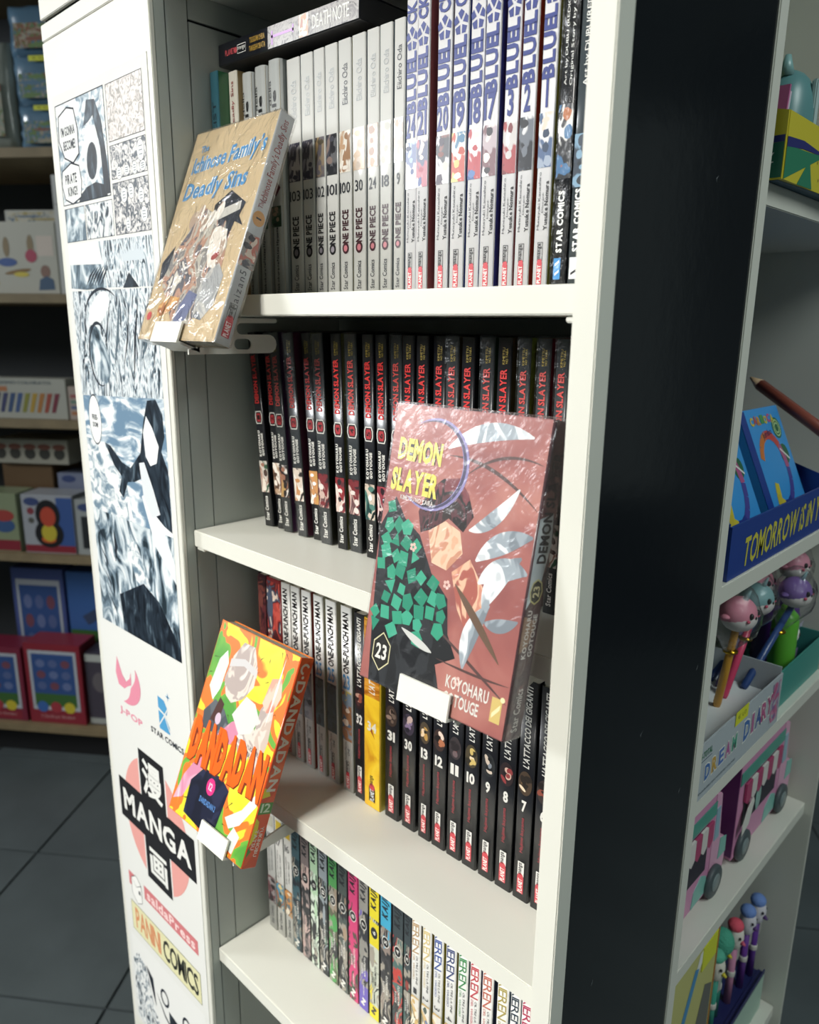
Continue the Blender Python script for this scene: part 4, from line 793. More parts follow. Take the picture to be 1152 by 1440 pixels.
def jpop(p):
    p.ring(-.142, -.3740, .0360, .020, PNK, 1, 30, -1.75, .75, .80, True)
    p.poly([(-.1565, -.3520), (-.1465, -.3700), (-.1385, -.3760), (-.1300, -.3700), (-.1255, -.3610), (-.1265, -.3760), (-.1345, -.3800), (-.1440, -.3860), (-.1570, -.3850), (-.1620, -.3720)], PNK, 1.2)
pp('publisher_logo', jpop, 'pink curved publisher logo'); pp('logo_text', lambda p: p.text('J-POP', -.1335, -.4160, .052, .0105, PNK, 0, 1, .03))
def star(p):
    B_ = M('#4f97c4', .6, spec=.2)
    p.poly([(-.0690, -.3665), (-.0560, -.3680), (-.0500, -.3760), (-.0520, -.3830), (-.0690, -.3810)], B_, 1); p.poly([(-.0690, -.3825), (-.0560, -.3850), (-.0480, -.3950), (-.0480, -.4030), (-.0690, -.4030)], B_, 1.1)
    p.line([(-.0690, -.3800), (-.0580, -.3830), (-.0480, -.4000)], .0016, SH, 1.6, False); p.line([(-.0690, -.3990), (-.0580, -.3860), (-.0490, -.3740)], .0016, SH, 1.7, False)
    for a, b in ((0, .0045), (1.5708, .0045)): p.line([(-.0478-.0045*math.cos(a), -.3610-.0045*math.sin(a)), (-.0478, -.3610), (-.0478+.0045*math.cos(a), -.3610+.0045*math.sin(a))], .0022, B_, 1.3)
pp('publisher_logo', star, 'blue star publisher logo'); pp('logo_text', lambda p: p.text('STAR COMICS', -.0555, -.4112, .066, .0068, NVY, 0, 1, .03))
def disc(p): p.ell(-.0960, -.5340, .0705, .0790, SAL, .6, 44)
pp('pink_disc', disc)
def cross(p):
    p.rect(-.1240, -.6125, -.0690, -.4490, BLACK, 1); p.rect(-.1790, -.5590, -.0140, -.5070, BLACK, 1.05)
    for q in ((-.1265, -.507, -.1240, -.449), (-.0690, -.507, -.0665, -.449), (-.1265, -.6125, -.1240, -.559), (-.0690, -.6125, -.0665, -.559)): p.rect(*q, SH, 1)
pp('black_cross', cross)
pp('cross_text', lambda p: p.text('MANGA', -.0965, -.5330, .148, .0290, WHITE, 0, 2, .035, gap=.06))
pp('cross_character', lambda p: p.text('漫', -.0965, -.4790, .044, .044, WHITE, 0, 2, .03)); pp('cross_character', lambda p: p.text('画', -.0965, -.5860, .038, .036, WHITE, 0, 2, .03))
pp('red_banner', lambda p: (p.rect(-.1385, -.6520, -.0205, -.6335, RDB, 1), p.text('saldaPress', -.0795, -.6425, .106, .0130, M('#ecd0ce', .6, spec=.2), 0, 2, .03)))
pp('carton_emblem', lambda p: (p.rect(-.1760, -.6520, -.160, -.6335, RDB, .8), p.poly([(-.170, -.640), (-.158, -.632), (-.146, -.640), (-.146, -.664), (-.158, -.671), (-.170, -.662)], M('#e8e8e4', .6, spec=.2), 1), p.line([(-.170, -.640), (-.158, -.632), (-.146, -.640), (-.146, -.664), (-.158, -.671), (-.170, -.662), (-.170, -.640), (-.158, -.648), (-.146, -.640)], .0008, NVY, 1.5, False), p.rect(-.1535, -.655, -.149, -.650, NVY, 1.6)))
pp('cream_banner', lambda p: (p.rect(-.1765, -.7160, -.0195, -.6745, M('#6f7466', .6, spec=.2), 1), p.rect(-.1757, -.7152, -.0203, -.6753, M('#d9d6ac', .6, spec=.2), 1.4)))
pp('banner_text', lambda p: p.text('PANINI', -.1370, -.6950, .060, .0290, M('#d08a62', .6, spec=.2), 0, 3, .02, gap=.03)); pp('banner_text', lambda p: p.text('COMICS', -.0630, -.6950, .076, .0290, M('#2b2e2a', .6, spec=.2), 0, 3, .02, gap=.03))
def bottom(p):
    p.rect(-.184, -.855, -.0150, -.7270, M('#e0e1de', .6, spec=.2), .4)
    p.poly([(-.184, -.765), (-.170, -.748), (-.150, -.760), (-.140, -.80), (-.11, -.855), (-.184, -.855)], hatch1, .8)
    p.line([(-.150, -.755), (-.140, -.765), (-.132, -.800)], .011, NVY, 1.2); p.line([(-.128, -.778), (-.110, -.800), (-.080, -.815)], .004, NVY, 1.3)
    p.ring(-.108, -.772, .010, .003, NVY, 1.4, 20, 0, 6.28, 1.2); p.poly([(-.100, -.785), (-.070, -.790), (-.050, -.835), (-.040, -.855), (-.100, -.855)], darkink, 1.5); p.ring(-.058, -.775, .010, .003, NVY, 1.6, 20, 0, 6.28, 1.2)
    p.line([(-.145, -.83), (-.13, -.842), (-.11, -.835)], .007, NVY, 1.7); p.text('OM', -.034, -.772, .026, .016, NVY, -20, 1.8, .03)
pp('lowest_panel', bottom)
# ---------------------------------------------------------------- toy shelving in the background
ts = thing('toy_shelving', 'tall dark shelving with wooden shelf edges full of toys, across the aisle', 'shelves', shop(0, 0), (0, 0, SANG))
WD = M('#8a7a5c', .6, noise=.15, nscale=18); DKB = M('#3d4145', .8, noise=.05, nscale=5)
box('back_panel', -1.0, 1.2, .40, .415, .0, 2.55, DKB, ts)
for x in (-1.0, 1.18): box('side_panel', x, x+.02, .0, .40, 0, 2.55, DKB, ts)
box('plinth', -.98, 1.18, .06, .40, 0, .09, PK, ts)
TZ = [.134, .735, 1.162, 1.528, 1.918, 2.40]
for z in TZ: box('shelf', -.98, 1.18, 0, .40, z-.026 if z < 2.3 else z-.02, z, WD, ts, .001)
def carton(label, u0, u1, z0, z1, n, dep, col, draw=None, group='cartons on the toy shelves', cat='box', name='toy_carton', bev=.0015, rough=.4, tilt=0., roll=0.):
    r = thing(name, label, cat, shop((u0+u1)/2, -n, z0+.0003), (tilt, roll, SANG), group)
    wv = (u1-u0)/2; box('carton', -wv, wv, 0, dep, 0, z1-z0, M(col, rough), r, bev)
    S = Spine(u1-u0, z1-z0)
    if draw: draw(S)
    for k, p in S.p.items(): p.build(k, r, (0, 0, 0), (1, 0, 0), (0, 0, 1), (0, -1, 0), .0004)
    return r
def soft_bag(label, u0, u1, z0, z1, col, tagged, group, n=.02):
    r = thing('bagged_set', label, 'bag', shop((u0+u1)/2, -n, z0+.0003), (0, 0, SANG), group)
    w_, h_ = u1-u0, z1-z0
    bm = bmesh.new(); bmesh.ops.create_cube(bm, size=1); bmesh.ops.subdivide_edges(bm, edges=bm.edges[:], cuts=7, use_grid_fill=True)
    R = random.Random(int(u0*1000+z0*500))
    for v in bm.verts:
        x, y, z = v.co; bul = (1-(2*abs(z)*.98)**6)*(1-(2*abs(x)*.98)**6)
        v.co = (x*w_*(.97+.03*bul), .12+y*(.20+.03*bul), (z+.5)*h_)
        if abs(y) > .49: v.co.y += R.uniform(-.004, .004)
    mesh_obj('bag', bm, M(col, .28, coat=.3, noise=.10, nscale=14, bump=.6, bscale=26), r, True)
    p = Print(); splatter(p, -w_*.36, h_*.12, w_*.36, h_*.62, [col, '#6f8a5a', '#a8a08c', col, '#8a5a4c'], 8, 1, int(z0*100)); p.build('picture', r, (0, -.0005, 0), (1, 0, 0), (0, 0, 1), (0, -1, 0), .0006)
    if tagged: q = Print(); q.rect(-w_*.15, h_*.86, w_*.30, h_*.97, M('#d6da3a', .5), 1); q.text('€ 9,90', w_*.07, h_*.915, w_*.3, h_*.05, M('#8a8c2a', .5), 0, 2); q.build('price_tag', r, (0, -.002, 0), (1, 0, 0), (0, 0, 1), (0, -1, 0), .0006)
    return r
G = 'blue bags stacked on the top toy shelf'
soft_bag('lowest of three blue bagged sets stacked on the toy shelf', .122, .285, 1.918, 2.030, '#5f7f97', True, G)
soft_bag('middle one of three blue bagged sets stacked on the toy shelf', .120, .285, 2.031, 2.153, '#5f7f97', True, G)
soft_bag('topmost of three blue bagged sets stacked on the toy shelf', .118, .285, 2.154, 2.275, '#587890', False, G)
soft_bag('pale grey bagged set beside the blue bags', -.07, .112, 1.918, 2.190, '#9aa098', False, None)
def d_kit(S):
    w_, h_ = S.t, S.h; p = S('picture')
    for nn, x, y, c in (('brush_print', -.02, .100, '#8d7a5a'), ('bottle_print', .055, .105, '#8d7a5a'), ('jar_print', -.09, .125, '#8d8a5a')): S(nn).ell(x, y+.03, .010, .028, M(c, .5), 1, 14)
    p = S('brush_print'); p.ell(-.02, .088, .030, .012, M('#3a5a9a', .5), 1.4, 18); S('bottle_print').ell(.055, .105, .018, .018, M('#b0405a', .5), 1.4, 18); S('paint_print').ell(-.10, .065, .020, .014, M('#b0405a', .5), 1.2, 18); S('paint_print').ell(-.105, .04, .018, .012, M('#3a4f9a', .5), 1.3, 16); S('paint_print').ell(-.07, .03, .018, .012, M('#cdbb4a', .5), 1.2, 16)
    S('palette_print').ell(.01, .062, .042, .006, M('#8a6a3a', .5), 1.5, 18, rot=.15); S('palette_print').ell(.02, .054, .024, .007, M('#d6c24a', .5), 1.6, 18)
    q = S('photo'); q.ell(.095, .062, .015, .018, M('#8a6a5c', .5), 1, 16); q.poly([(.070, .010), (.120, .012), (.118, .040), (.098, .050), (.076, .040)], M('#3f5a78', .5), 1.2); S('side_patch').rect(.075, .105, .125, .160, M('#d6c8bc', .5), 1)
carton('white craft kit carton printed with small paint tools', -.065, .205, 1.528, 1.727, .02, .10, '#c2c0b4', d_kit)
carton('low white carton standing behind the craft kit', -.02, .188, 1.528, 1.774, .135, .08, '#b9bab2', lambda S: splatter(S('picture'), -S.t*.45, S.h*.84, S.t*.4, S.h*.98, ['#b9bab2', '#a89a6a', '#6a7a8a', '#c8c4b4'], 6, 1, 4))
def d_tall(S): 
    p = S('spatula_handle'); S('spatula_head').ell(-.005, S.h*.60, .022, .030, M('#c97a62', .5), 1, 18); p.rect(-.010, S.h*.12, .006, S.h*.44, M('#c06a54', .5), 1); S('white_label').rect(-.030, S.h*.42, .020, S.h*.56, M('#d4d2cc', .5), 1.3); S('fold').rect(-S.t*.49, S.h*.755, S.t*.49, S.h*.760, M('#8a8a86', .5), 1)
carton('tall white carton printed with an orange spatula', .208, .305, 1.528, 1.850, .02, .10, '#c6c7c4', d_tall)
def d_cray(S):
    w_, h_ = S.t, S.h; S('lettering').text('MAXI LEGNO COLORATO', 0, h_*.90, w_*.7, h_*.08, MID, 0, 2); S('orange_pill').rect(-w_*.48, h_*.68, -w_*.10, h_*.80, M('#b5764c', .5), 1)
    p = S('pencil_picture'); cs = ['#5a3a4a', '#4a3a5a', '#3a3f6a', '#34507a', '#3f5a8a', '#8a8a3a', '#b5943a', '#b0763a', '#a04a3a', '#7a3040']
    for k, c in enumerate(cs): p.poly([(-w_*.34+w_*.075*k, h_*.16), (-w_*.30+w_*.075*k, h_*.16), (-w_*.24+w_*.075*k, h_*.64), (-w_*.29+w_*.075*k, h_*.64)], M(c, .5), 1+.01*k)
carton('long white carton of coloured wooden pencils', -.125, .192, 1.162, 1.283, .02, .07, '#b4b4aa', d_cray)
carton('small carton with stripes of pink and blue beside the pencil carton', .197, .285, 1.162, 1.262, .02, .07, '#b3a49a', lambda S: [S('stripe_print').rect(-S.t*.42, S.h*(.15+.17*k), S.t*.42, S.h*(.25+.17*k), M(c, .5), 1) for k, c in enumerate(('#b5764c', '#5a6a8a', '#6a8a7a', '#a05a5a'))])
carton('brown carton under the row of printed cups', -.13, .045, .735, 1.002, .14, .16, '#6a5238')
def d_cups(S):
    p = S('picture')
    for k in range(5): S('cup_print').ell(-S.t*.42+S.t*.2*k, S.h*.42, S.t*.075, S.h*.24, M('#3a3a34', .5), 1, 16); p.ell(-S.t*.42+S.t*.2*k, S.h*.70, S.t*.09, S.h*.12, M('#7a4a3c', .5), 1.3, 16)
carton('flat white carton with a row of brown cups printed on it', -.135, .118, 1.003, 1.082, .12, .14, '#a9a698', d_cups)
def d_play(S, c2='#3a5a9a'):
    w_, h_ = S.t, S.h; S('blue_side').rect(w_*.18, h_*.04, w_*.49, h_*.96, M(c2, .5), .6); S('red_band').rect(-w_*.49, h_*.02, w_*.49, h_*.14, M('#8a2434', .5), 1)
    p = S('picture'); p.ell(0, h_*.66, w_*.24, h_*.26, BLACK, 1.2, 24); p.ell(0, h_*.34, w_*.28, h_*.24, BLACK, 1.3, 24)
    for cx, cy, rx, ry, c in ((0, .63, .15, .17, '#c24a34'), (0, .65, .12, .14, '#e0d8b8'), (0, .64, .08, .09, '#4f9a3a'), (0, .36, .15, .15, '#c9b83a'), (0, .34, .10, .08, '#7ab03a'), (-.02, .24, .14, .06, '#d0642a')): p.ell(w_*cx, h_*cy, w_*rx, h_*ry, M(c, .5), 1.5+.1*cy+.2*ry, 18)
    l_ = S('logo'); l_.ell(-w_*.30, h_*.88, w_*.15, h_*.07, M('#3a4a7a', .5), 1.6, 18); l_.ell(-w_*.33, h_*.72, w_*.07, h_*.06, M('#8a3a44', .5), 1.6, 14); l_.ell(-w_*.33, h_*.56, w_*.06, h_*.05, M('#5a5a54', .5), 1.6, 14)
carton('white and blue toy carton with a black round-topped window of coloured shapes', .004, .176, .735, .925, .02, .10, '#a9adb4', d_play)
carton('white toy carton with dark window, next to the one with coloured shapes', .182, .275, .735, .915, .02, .10, '#a3a8a8', lambda S: (S('window').rect(-S.t*.3, S.h*.12, S.t*.45, S.h*.70, M('#23282c', .5), 1), S('logo').ell(-S.t*.1, S.h*.86, S.t*.3, S.h*.07, M('#3a4a7a', .5), 1, 18)))
carton('green and cream toy carton with red foot band', -.135, -.012, .735, .925, .02, .10, '#8f9a7a', lambda S: (S('red_band').rect(-S.t*.49, S.h*.02, S.t*.49, S.h*.20, M('#8a2434', .5), 1), S('picture').ell(S.t*.1, S.h*.45, S.t*.3, S.h*.12, M('#3a5a8a', .5), 1, 18), S('picture').ell(S.t*.1, S.h*.62, S.t*.3, S.h*.10, M('#a8403a', .5), 1.2, 18)))
carton('pale blue toy carton standing behind the round-topped window carton', .060, .215, .735, .972, .14, .10, '#8088a0', lambda S: S('logo').ell(-S.t*.25, S.h*.92, S.t*.16, S.h*.05, M('#3a4a7a', .5), 1, 18))
def d_sky(S):
    w_, h_ = S.t, S.h; S('grass_print').rect(-w_*.49, h_*.02, w_*.49, h_*.58, M('#3f6a34', .5), 1)
    p = S('picture'); p.poly([(-w_*.05, h_*.62), (w_*.02, h_*.90), (w_*.12, h_*.62), (-w_*.02, h_*.48)], M('#2a3a70', .5), 2); p.poly([(w_*.12, h_*.66), (w_*.26, h_*.78), (w_*.24, h_*.60), (w_*.16, h_*.54)], M('#4a5a78', .5), 2.2); p.poly([(-w_*.30, h_*.68), (-w_*.10, h_*.74), (-w_*.08, h_*.66), (-w_*.22, h_*.62)], M('#3a4a6a', .5), 2.4)
    S('price_tag').ell(w_*.05, h_*.95, w_*.07, h_*.022, M('#c8cc4a', .5), 2, 16)
carton('large blue and green carton with dark aeroplane-like picture on the low toy shelf', .045, .290, .134, .630, .15, .08, '#3f68a8', d_sky)
def d_grid(S):
    w_, h_ = S.t, S.h; S('inner_frame').rect(-w_*.42, h_*.17, w_*.42, h_*.92, M('#b9c0c8', .5), 1); S('blue_field').rect(-w_*.37, h_*.22, w_*.37, h_*.88, M('#34548f', .5), 1.4); S('green_field').rect(-w_*.37, h_*.22, w_*.37, h_*.38, M('#3f6a34', .5), 1.6)
    p = S('picture')
    for i in range(3):
        for j in range(3): p.ell(-w_*.22+w_*.22*i, h_*(.48+.14*j), w_*.08, h_*.05, M(['#5a6a9a', '#7a4a5a', '#6a7aa8'][(i+j) % 3], .5), 1.9+.01*(i*3+j), 14)
    q = S('ball_print')
    for k, c in enumerate(('#3f6ab0', '#a83a44', '#d0bf3a')): q.ell(-w_*.25+w_*.24*k, h_*.21, w_*.10, h_*.07, M(c, .5), 2.2+.05*k, 18)
    S('red_band').rect(-w_*.40, h_*.03, w_*.40, h_*.14, M('#8f2a38', .5), 1); S('lettering').text('3 Giochi per Bambini', 0, h_*.085, w_*.6, h_*.05, M('#d0a0a0', .5), 0, 2)
carton('red toy carton with blue window, three balls and white frame', -.050, .150, .134, .420, .02, .10, '#8f2a38', d_grid)
carton('red toy carton cut off by its neighbour with the blue window and three balls', -.262, -.060, .134, .400, .02, .10, '#7f2a40', d_grid)
carton('blue toy carton leaning behind the red cartons', -.155, .035, .134, .635, .15, .07, '#4a5a94', d_grid)
carton('dark carton with white edges at the end of the low toy shelf', .158, .300, .134, .395, .03, .10, '#4a4450', lambda S: (S('white_band').rect(-S.t*.49, S.h*.88, S.t*.49, S.h*.98, M('#b9bdb8', .5), 1), S('foot_band').rect(-S.t*.49, S.h*.02, S.t*.49, S.h*.10, M('#a8aca8', .5), 1), S('picture').ell(-S.t*.15, S.h*.6, S.t*.2, S.h*.14, M('#6a6468', .5), 1, 18)))
# ---------------------------------------------------------------- stationery on the side shelves
def local_thing(name, label, cat, x, y, z, group=None, rz=0.): return thing(name, label, cat, (x, y, H+z+.0003), (0, 0, rz), group)
XP = dict(U=(0, 1, 0), V=(0, 0, 1), N=(1, 0, 0))        # print on faces looking along +X
YP = dict(U=(1, 0, 0), V=(0, 0, 1), N=(0, -1, 0))       # print on faces looking along -Y
# yellow counter box, overhanging its shelf a little
yb = local_thing('display_box', 'yellow cardboard display box with green and navy zigzag print', 'display box', 0, 0, RS[0])
YL = M('#cfc23a', .45)
prism('tray', [(.29, 0), (.409, 0), (.409, .040), (.407, .040), (.407, .002), (.29, .002)], 'y', .206, .43, YL, yb)
prism('side_wall', [(.29, .0), (.4085, .0), (.4085, .040), (.36, .050), (.29, .060)], 'y', .2045, .206, YL, yb); prism('side_wall', [(.29, .0), (.4085, .0), (.4085, .040), (.36, .050), (.29, .060)], 'y', .43, .4315, YL, yb)
def zig(p, o):
    p.poly([(o+.00, .000), (o+.075, .024), (o+.045, .022), (o+.00, .020)], M('#2f7f60', .45), 1); p.poly([(o+.0, .019), (o+.03, .022), (o+.085, .024), (o+.03, .027), (o+.0, .025)], M('#2b3070', .45), 1.3); p.poly([(o+.025, .000), (o+.045, .018), (o+.055, .0005)], M('#2f7f60', .45), 1.2)
    R = random.Random(3)
    for k in range(34): x, y = o+R.uniform(.06, .105), R.uniform(.003, .020); p.poly([(x, y), (x+.0008, y), (x+.0012, y+.002), (x+.0004, y+.002)], M('#6a4a34', .45), 1.5)
p = Print(); zig(p, .0); zig(p, .115); p.build('zigzag_print', yb, (.409, .206, 0), **XP)['kind'] = 'stuff'
p = Print(); p.poly([(.295, .001), (.4080, .001), (.4080, .022), (.295, .016)], M('#2a6a55', .45), 1); p.poly([(.295, .018), (.4080, .022), (.4080, .026), (.295, .024)], M('#2b3070', .45), 1.2); p.text('Z', .400, .013, .005, .006, WHITE, 0, 2); p.build('side_print', yb, (0, .2045, 0), **YP)
p = Print(); [p.poly([(a, .206), (a+.022, .206), (a+.032, .43), (a+.01, .43)], m, 1+.01*k) for k, (a, m) in enumerate(((.384, M('#34566a', .5)), (.34, M('#a8a030', .5))))]; p.build('base_print', yb, (0, 0, 0), (1, 0, 0), (0, 1, 0), (0, 0, -1))
pc = local_thing('pencil_case', 'teal pencil case with a small pointed ear in the yellow box', 'pencil case', .376, .292, RS[0]+.003)
blob('case', (0, 0, .042), (.020, .026, .042), M('#5f8f92', .35), pc, 20, 14, lambda q: (q.x, q.y*(1-.12*q.z), math.copysign(abs(q.z)**.75, q.z))); rod('ear', (0, -.010, .078), (0, -.010, .092), .006, M('#86b0b0', .35), pc, 10, .002); box('zip_strip', .016, .020, -.004, .004, .01, .075, M('#b9d0d0', .3), pc, .001)
pd = local_thing('plush_pouch', 'round grey pouch with dark green rim and black oval patch, behind the teal case', 'pouch', .346, .300, RS[0]+.003)
blob('rim', (0, 0, .058), (.014, .042, .058), M('#2f5552', .7), pd); blob('face', (.010, -.002, .054), (.010, .036, .050), M('#a8a89a', .7), pd); blob('patch', (.0195, .008, .066), (.003, .008, .018), M('#2a2226', .5), pd); blob('patch', (.0190, -.020, .052), (.003, .004, .008), M('#3a3236', .5), pd)
pk = local_thing('notebook', 'pink notebook leaning in the yellow box', 'notebook', .395, .226, RS[0]+.003)
prism('cover', [(-.006, 0), (-.004, 0), (.004, .058), (.002, .058)], 'x', -.010, .004, M('#c06a9a', .4), pk); prism('page_block', [(-.004, .001), (.001, .001), (.009, .055), (.004, .055)], 'x', -.009, .003, M('#cfc6d4', .6), pk)
# blue pencil display
BD = M('#23418f', .35); BLt = M('#3f8fd0', .35)
bd = local_thing('display_box', 'blue cardboard display box with yellow hand lettering along its front', 'display box', 0, 0, RS[1])
box('tray_base', .26, .398, .2205, .47, 0, .002, BD, bd); box('front_panel', .396, .398, .2205, .47, .002, .042, BD, bd)
prism('side_panel', [(.26, .002), (.396, .002), (.396, .044), (.34, .062), (.26, .125)], 'y', .2205, .2222, BD, bd); prism('side_panel', [(.26, .002), (.396, .002), (.396, .044), (.34, .062), (.26, .125)], 'y', .4683, .47, BD, bd); box('header', .258, .260, .2205, .47, 0, .150, BD, bd)
p = Print(); p.text('TOMORROW iS iN YOU', .135, .0205, .212, .0240, M('#d0c84a', .4), 2, 1, .02, shear=.1); p.build('lettering', bd, (.398, .2205, 0), **XP)
p = Print(); n5 = [(.5+.0, .0)]; p.poly([(.372+(.013 if k % 2 == 0 else .0055)*math.cos(1.57+k*.628), .022+(.013 if k % 2 == 0 else .0055)*math.sin(1.57+k*.628)) for k in range(10)], M('#9aa8b8', .4), 1); p.build('star_print', bd, (0, .2205, 0), **YP)
p = Print(); p.rect(.235-.2205, .112, .300-.2205, .142, M('#1a1c20', .4), 1); [p.rect(.240-.2205, .117+.008*k, .292-.2205-.008*k, .121+.008*k, WHITE, 2) for k in range(3)]; p.build('black_note', bd, (.260, .2205, 0), **XP)
G2 = 'blue pencil packs in the display'
for k, (y0, y1) in enumerate(((.252, .342), (.360, .458))):
    r = thing('pencil_pack', ['light blue pencil pack with a rainbow loop, next to the starred side', 'light blue pencil pack with a rainbow loop and signature, beside the other pack'][k], 'pencil pack', (.385, (y0+y1)/2, H+RS[1]+.0095), (0, math.radians(-24), 0), G2)
    hw = (y1-y0)/2; hh = .112
    box('carton', -.014, 0, -hw, hw, 0, hh, M('#3f9ae0', .3), r, .0006)
    def pk_print(n, fn):
        p = Print(); fn(p); p.build(n, r, (0, 0, 0), **XP)
    pk_print('side_band', lambda p: p.rect(-hw, .001, -hw*.72, hh-.001, M('#23418f', .3), 1))
    pk_print('pencil_window', lambda p: [p.rect(-hw*.5+hw*.17*j, .003, -hw*.36+hw*.17*j, .015, M(c, .4), 1) for j, c in enumerate(('#c8c23a', '#d0963a', '#c86a3a', '#a8483a', '#8a3a3a', '#6a3a3a', '#b0523a'))])
    cols = ['#d07a3a', '#c8504a', '#b05a8a', '#4a4a9a', '#2f3f8a', '#d0c23a', '#c8b83a']
    def loop(p):
        pts = [(.10*math.sin(t)*.28, .052+.034*math.cos(t)) for t in [q*.35-1.2 for q in range(15)]]+[(-.012, .040), (-.016, .030), (-.018, .020)]
        for j in range(len(pts)-1): p.line([pts[j], pts[j+1]], .0085, M(cols[j*7//len(pts)], .35), 1+.01*j, False)
    pk_print('rainbow_loop', loop)
    pk_print('lettering', lambda p: [p.text(ch, -hw*.50+hw*.17*j, hh-.012+.001*(j % 2), .0078, .0085, M(c, .35), 0, 2, .05) for j, (ch, c) in enumerate(zip('CARIOCA', ('#d8c23a', '#c85a4a', '#d8963a', '#4f9a5a', '#d8c23a', '#c85a8a', '#d8c23a')))])
    pk_print('signature', lambda p: p.text('Jumbo', .002, hh-.026, .024, .008, M('#1d2a5a', .35), 8, 2))
    pk_print('round_seal', lambda p: (p.ell(hw*.62, hh-.022, .0105, .0105, M('#2f6a4a', .35), 1, 22), p.ring(hw*.62, hh-.022, .0085, .0014, M('#b8d8a0', .35), 2, 22), p.ring(hw*.62, hh-.022, .0055, .0014, M('#b8d8a0', .35), 2, 22)))
    pk_print('crossed_seal', lambda p: (p.ell(hw*.62, hh-.048, .0100, .0100, M('#2f6a4a', .35), 1, 22), p.line([(hw*.62-.009, hh-.042), (hw*.62+.009, hh-.054)], .002, WHITE, 2, False)))
rp = thing('pencil', 'long reddish brown pencil resting across the back of the blue display', 'pencil', (.312, .44, H+RS[1]+.110), (0, 0, 0))
rod('barrel', (0, .047, .0185), (.098, .013, -.0345), .006, M('#8f4a3c', .4), rp, 6); rod('tip', (0, .047, .0185), (-.012, .051, .025), .006, M('#c8a884', .5), rp, 6, .001)
# white tray of narwhal pens
tr = local_thing('display_tray', 'pale grey display tray with coloured bubble lettering and white foam insert', 'display tray', 0, 0, RS[2])
TG = M('#b4bcc2', .4); box('front_panel', .3985, .400, .1990, .385, 0, .050, TG, tr); box('side_panel', .30, .3985, .3835, .385, 0, .056, TG, tr); box('side_panel', .30, .3985, .1990, .2005, 0, .056, TG, tr); box('back_panel', .2985, .30, .199, .385, 0, .060, TG, tr); box('foam_insert', .3005, .398, .201, .383, .001, .028, M('#dcdfe0', .6, bump=.1, bscale=120), tr)
p = Print()
for j, (ch, c) in enumerate(zip('DREAM DIARY', ('#4a72b0', '#c8a04a', '#5a78b8', '#b0609a', '#5aa890', '', '#4a72b0', '#b06a94', '#4a62a0', '#b8608a', '#a84a7a'))):
    if ch != ' ':
        big = 1.35 if j > 5 else 1.
        wi = .4 if ch == 'I' else 1.; p.text(ch, .022+.0135*j, .022+.0006*j, .0125*big*wi, .0165*big, WHITE, 3, 1, .09); p.text(ch, .022+.0135*j, .022+.0006*j, .0104*big*wi, .0142*big, M(c, .4), 3, 2, .04)
p.build('lettering', tr, (.400, .199, 0), **XP)
p = Print(); p.text('I-TOTAL', .018, .040, .020, .006, M('#3f7a5a', .4), 0, 1, .03); p.rect(.008, .0345, .028, .0352, MID, 1); p.build('maker_mark', tr, (.400, .199, 0), **XP)
p = Print(); p.text('PEN IN BUBBLE BAG ASSORTED COLOURS', .045, .006, .075, .0022, MID, 0, 1); p.build('small_print', tr, (.400, .199, 0), **XP)
p = Print(); p.rect(.072, .040, .100, .053, M('#d6d838', .5), 1); p.text('€ 1,0', .086, .0465, .018, .005, M('#8a8c2a', .5), 0, 2); p.build('price_tag', tr, (.4003, .199, 0), **XP)
p = Print(); splatter(p, .162, .006, .182, .046, ['#b4bcc2', '#b8608a', '#c88aa8', '#a8b0b8', '#8a6a9a'], 8, 1, 9); p.build('picture', tr, (.400, .199, 0), **XP)
BAG = film('bag_film', .9, 60, .05, .12)
nar = [(.320, '#c8923a', '#d98ca0', 'orange barrelled pen with pink smiling whale head in a clear bag'), (.340, '#d0456a', '#7fa8ac', 'crimson barrelled pen with pale teal whale head in a clear bag'), (.358, '#4a3060', '#d98ca0', 'plum barrelled pen with pink whale head in a clear bag'), (.372, '#2f4a80', '#7a5fa0', 'navy barrelled pen with violet whale head in a clear bag'), (.366, '#2a3f70', '#d790a4', 'dark blue barrelled pen with pink whale head, behind the others')]
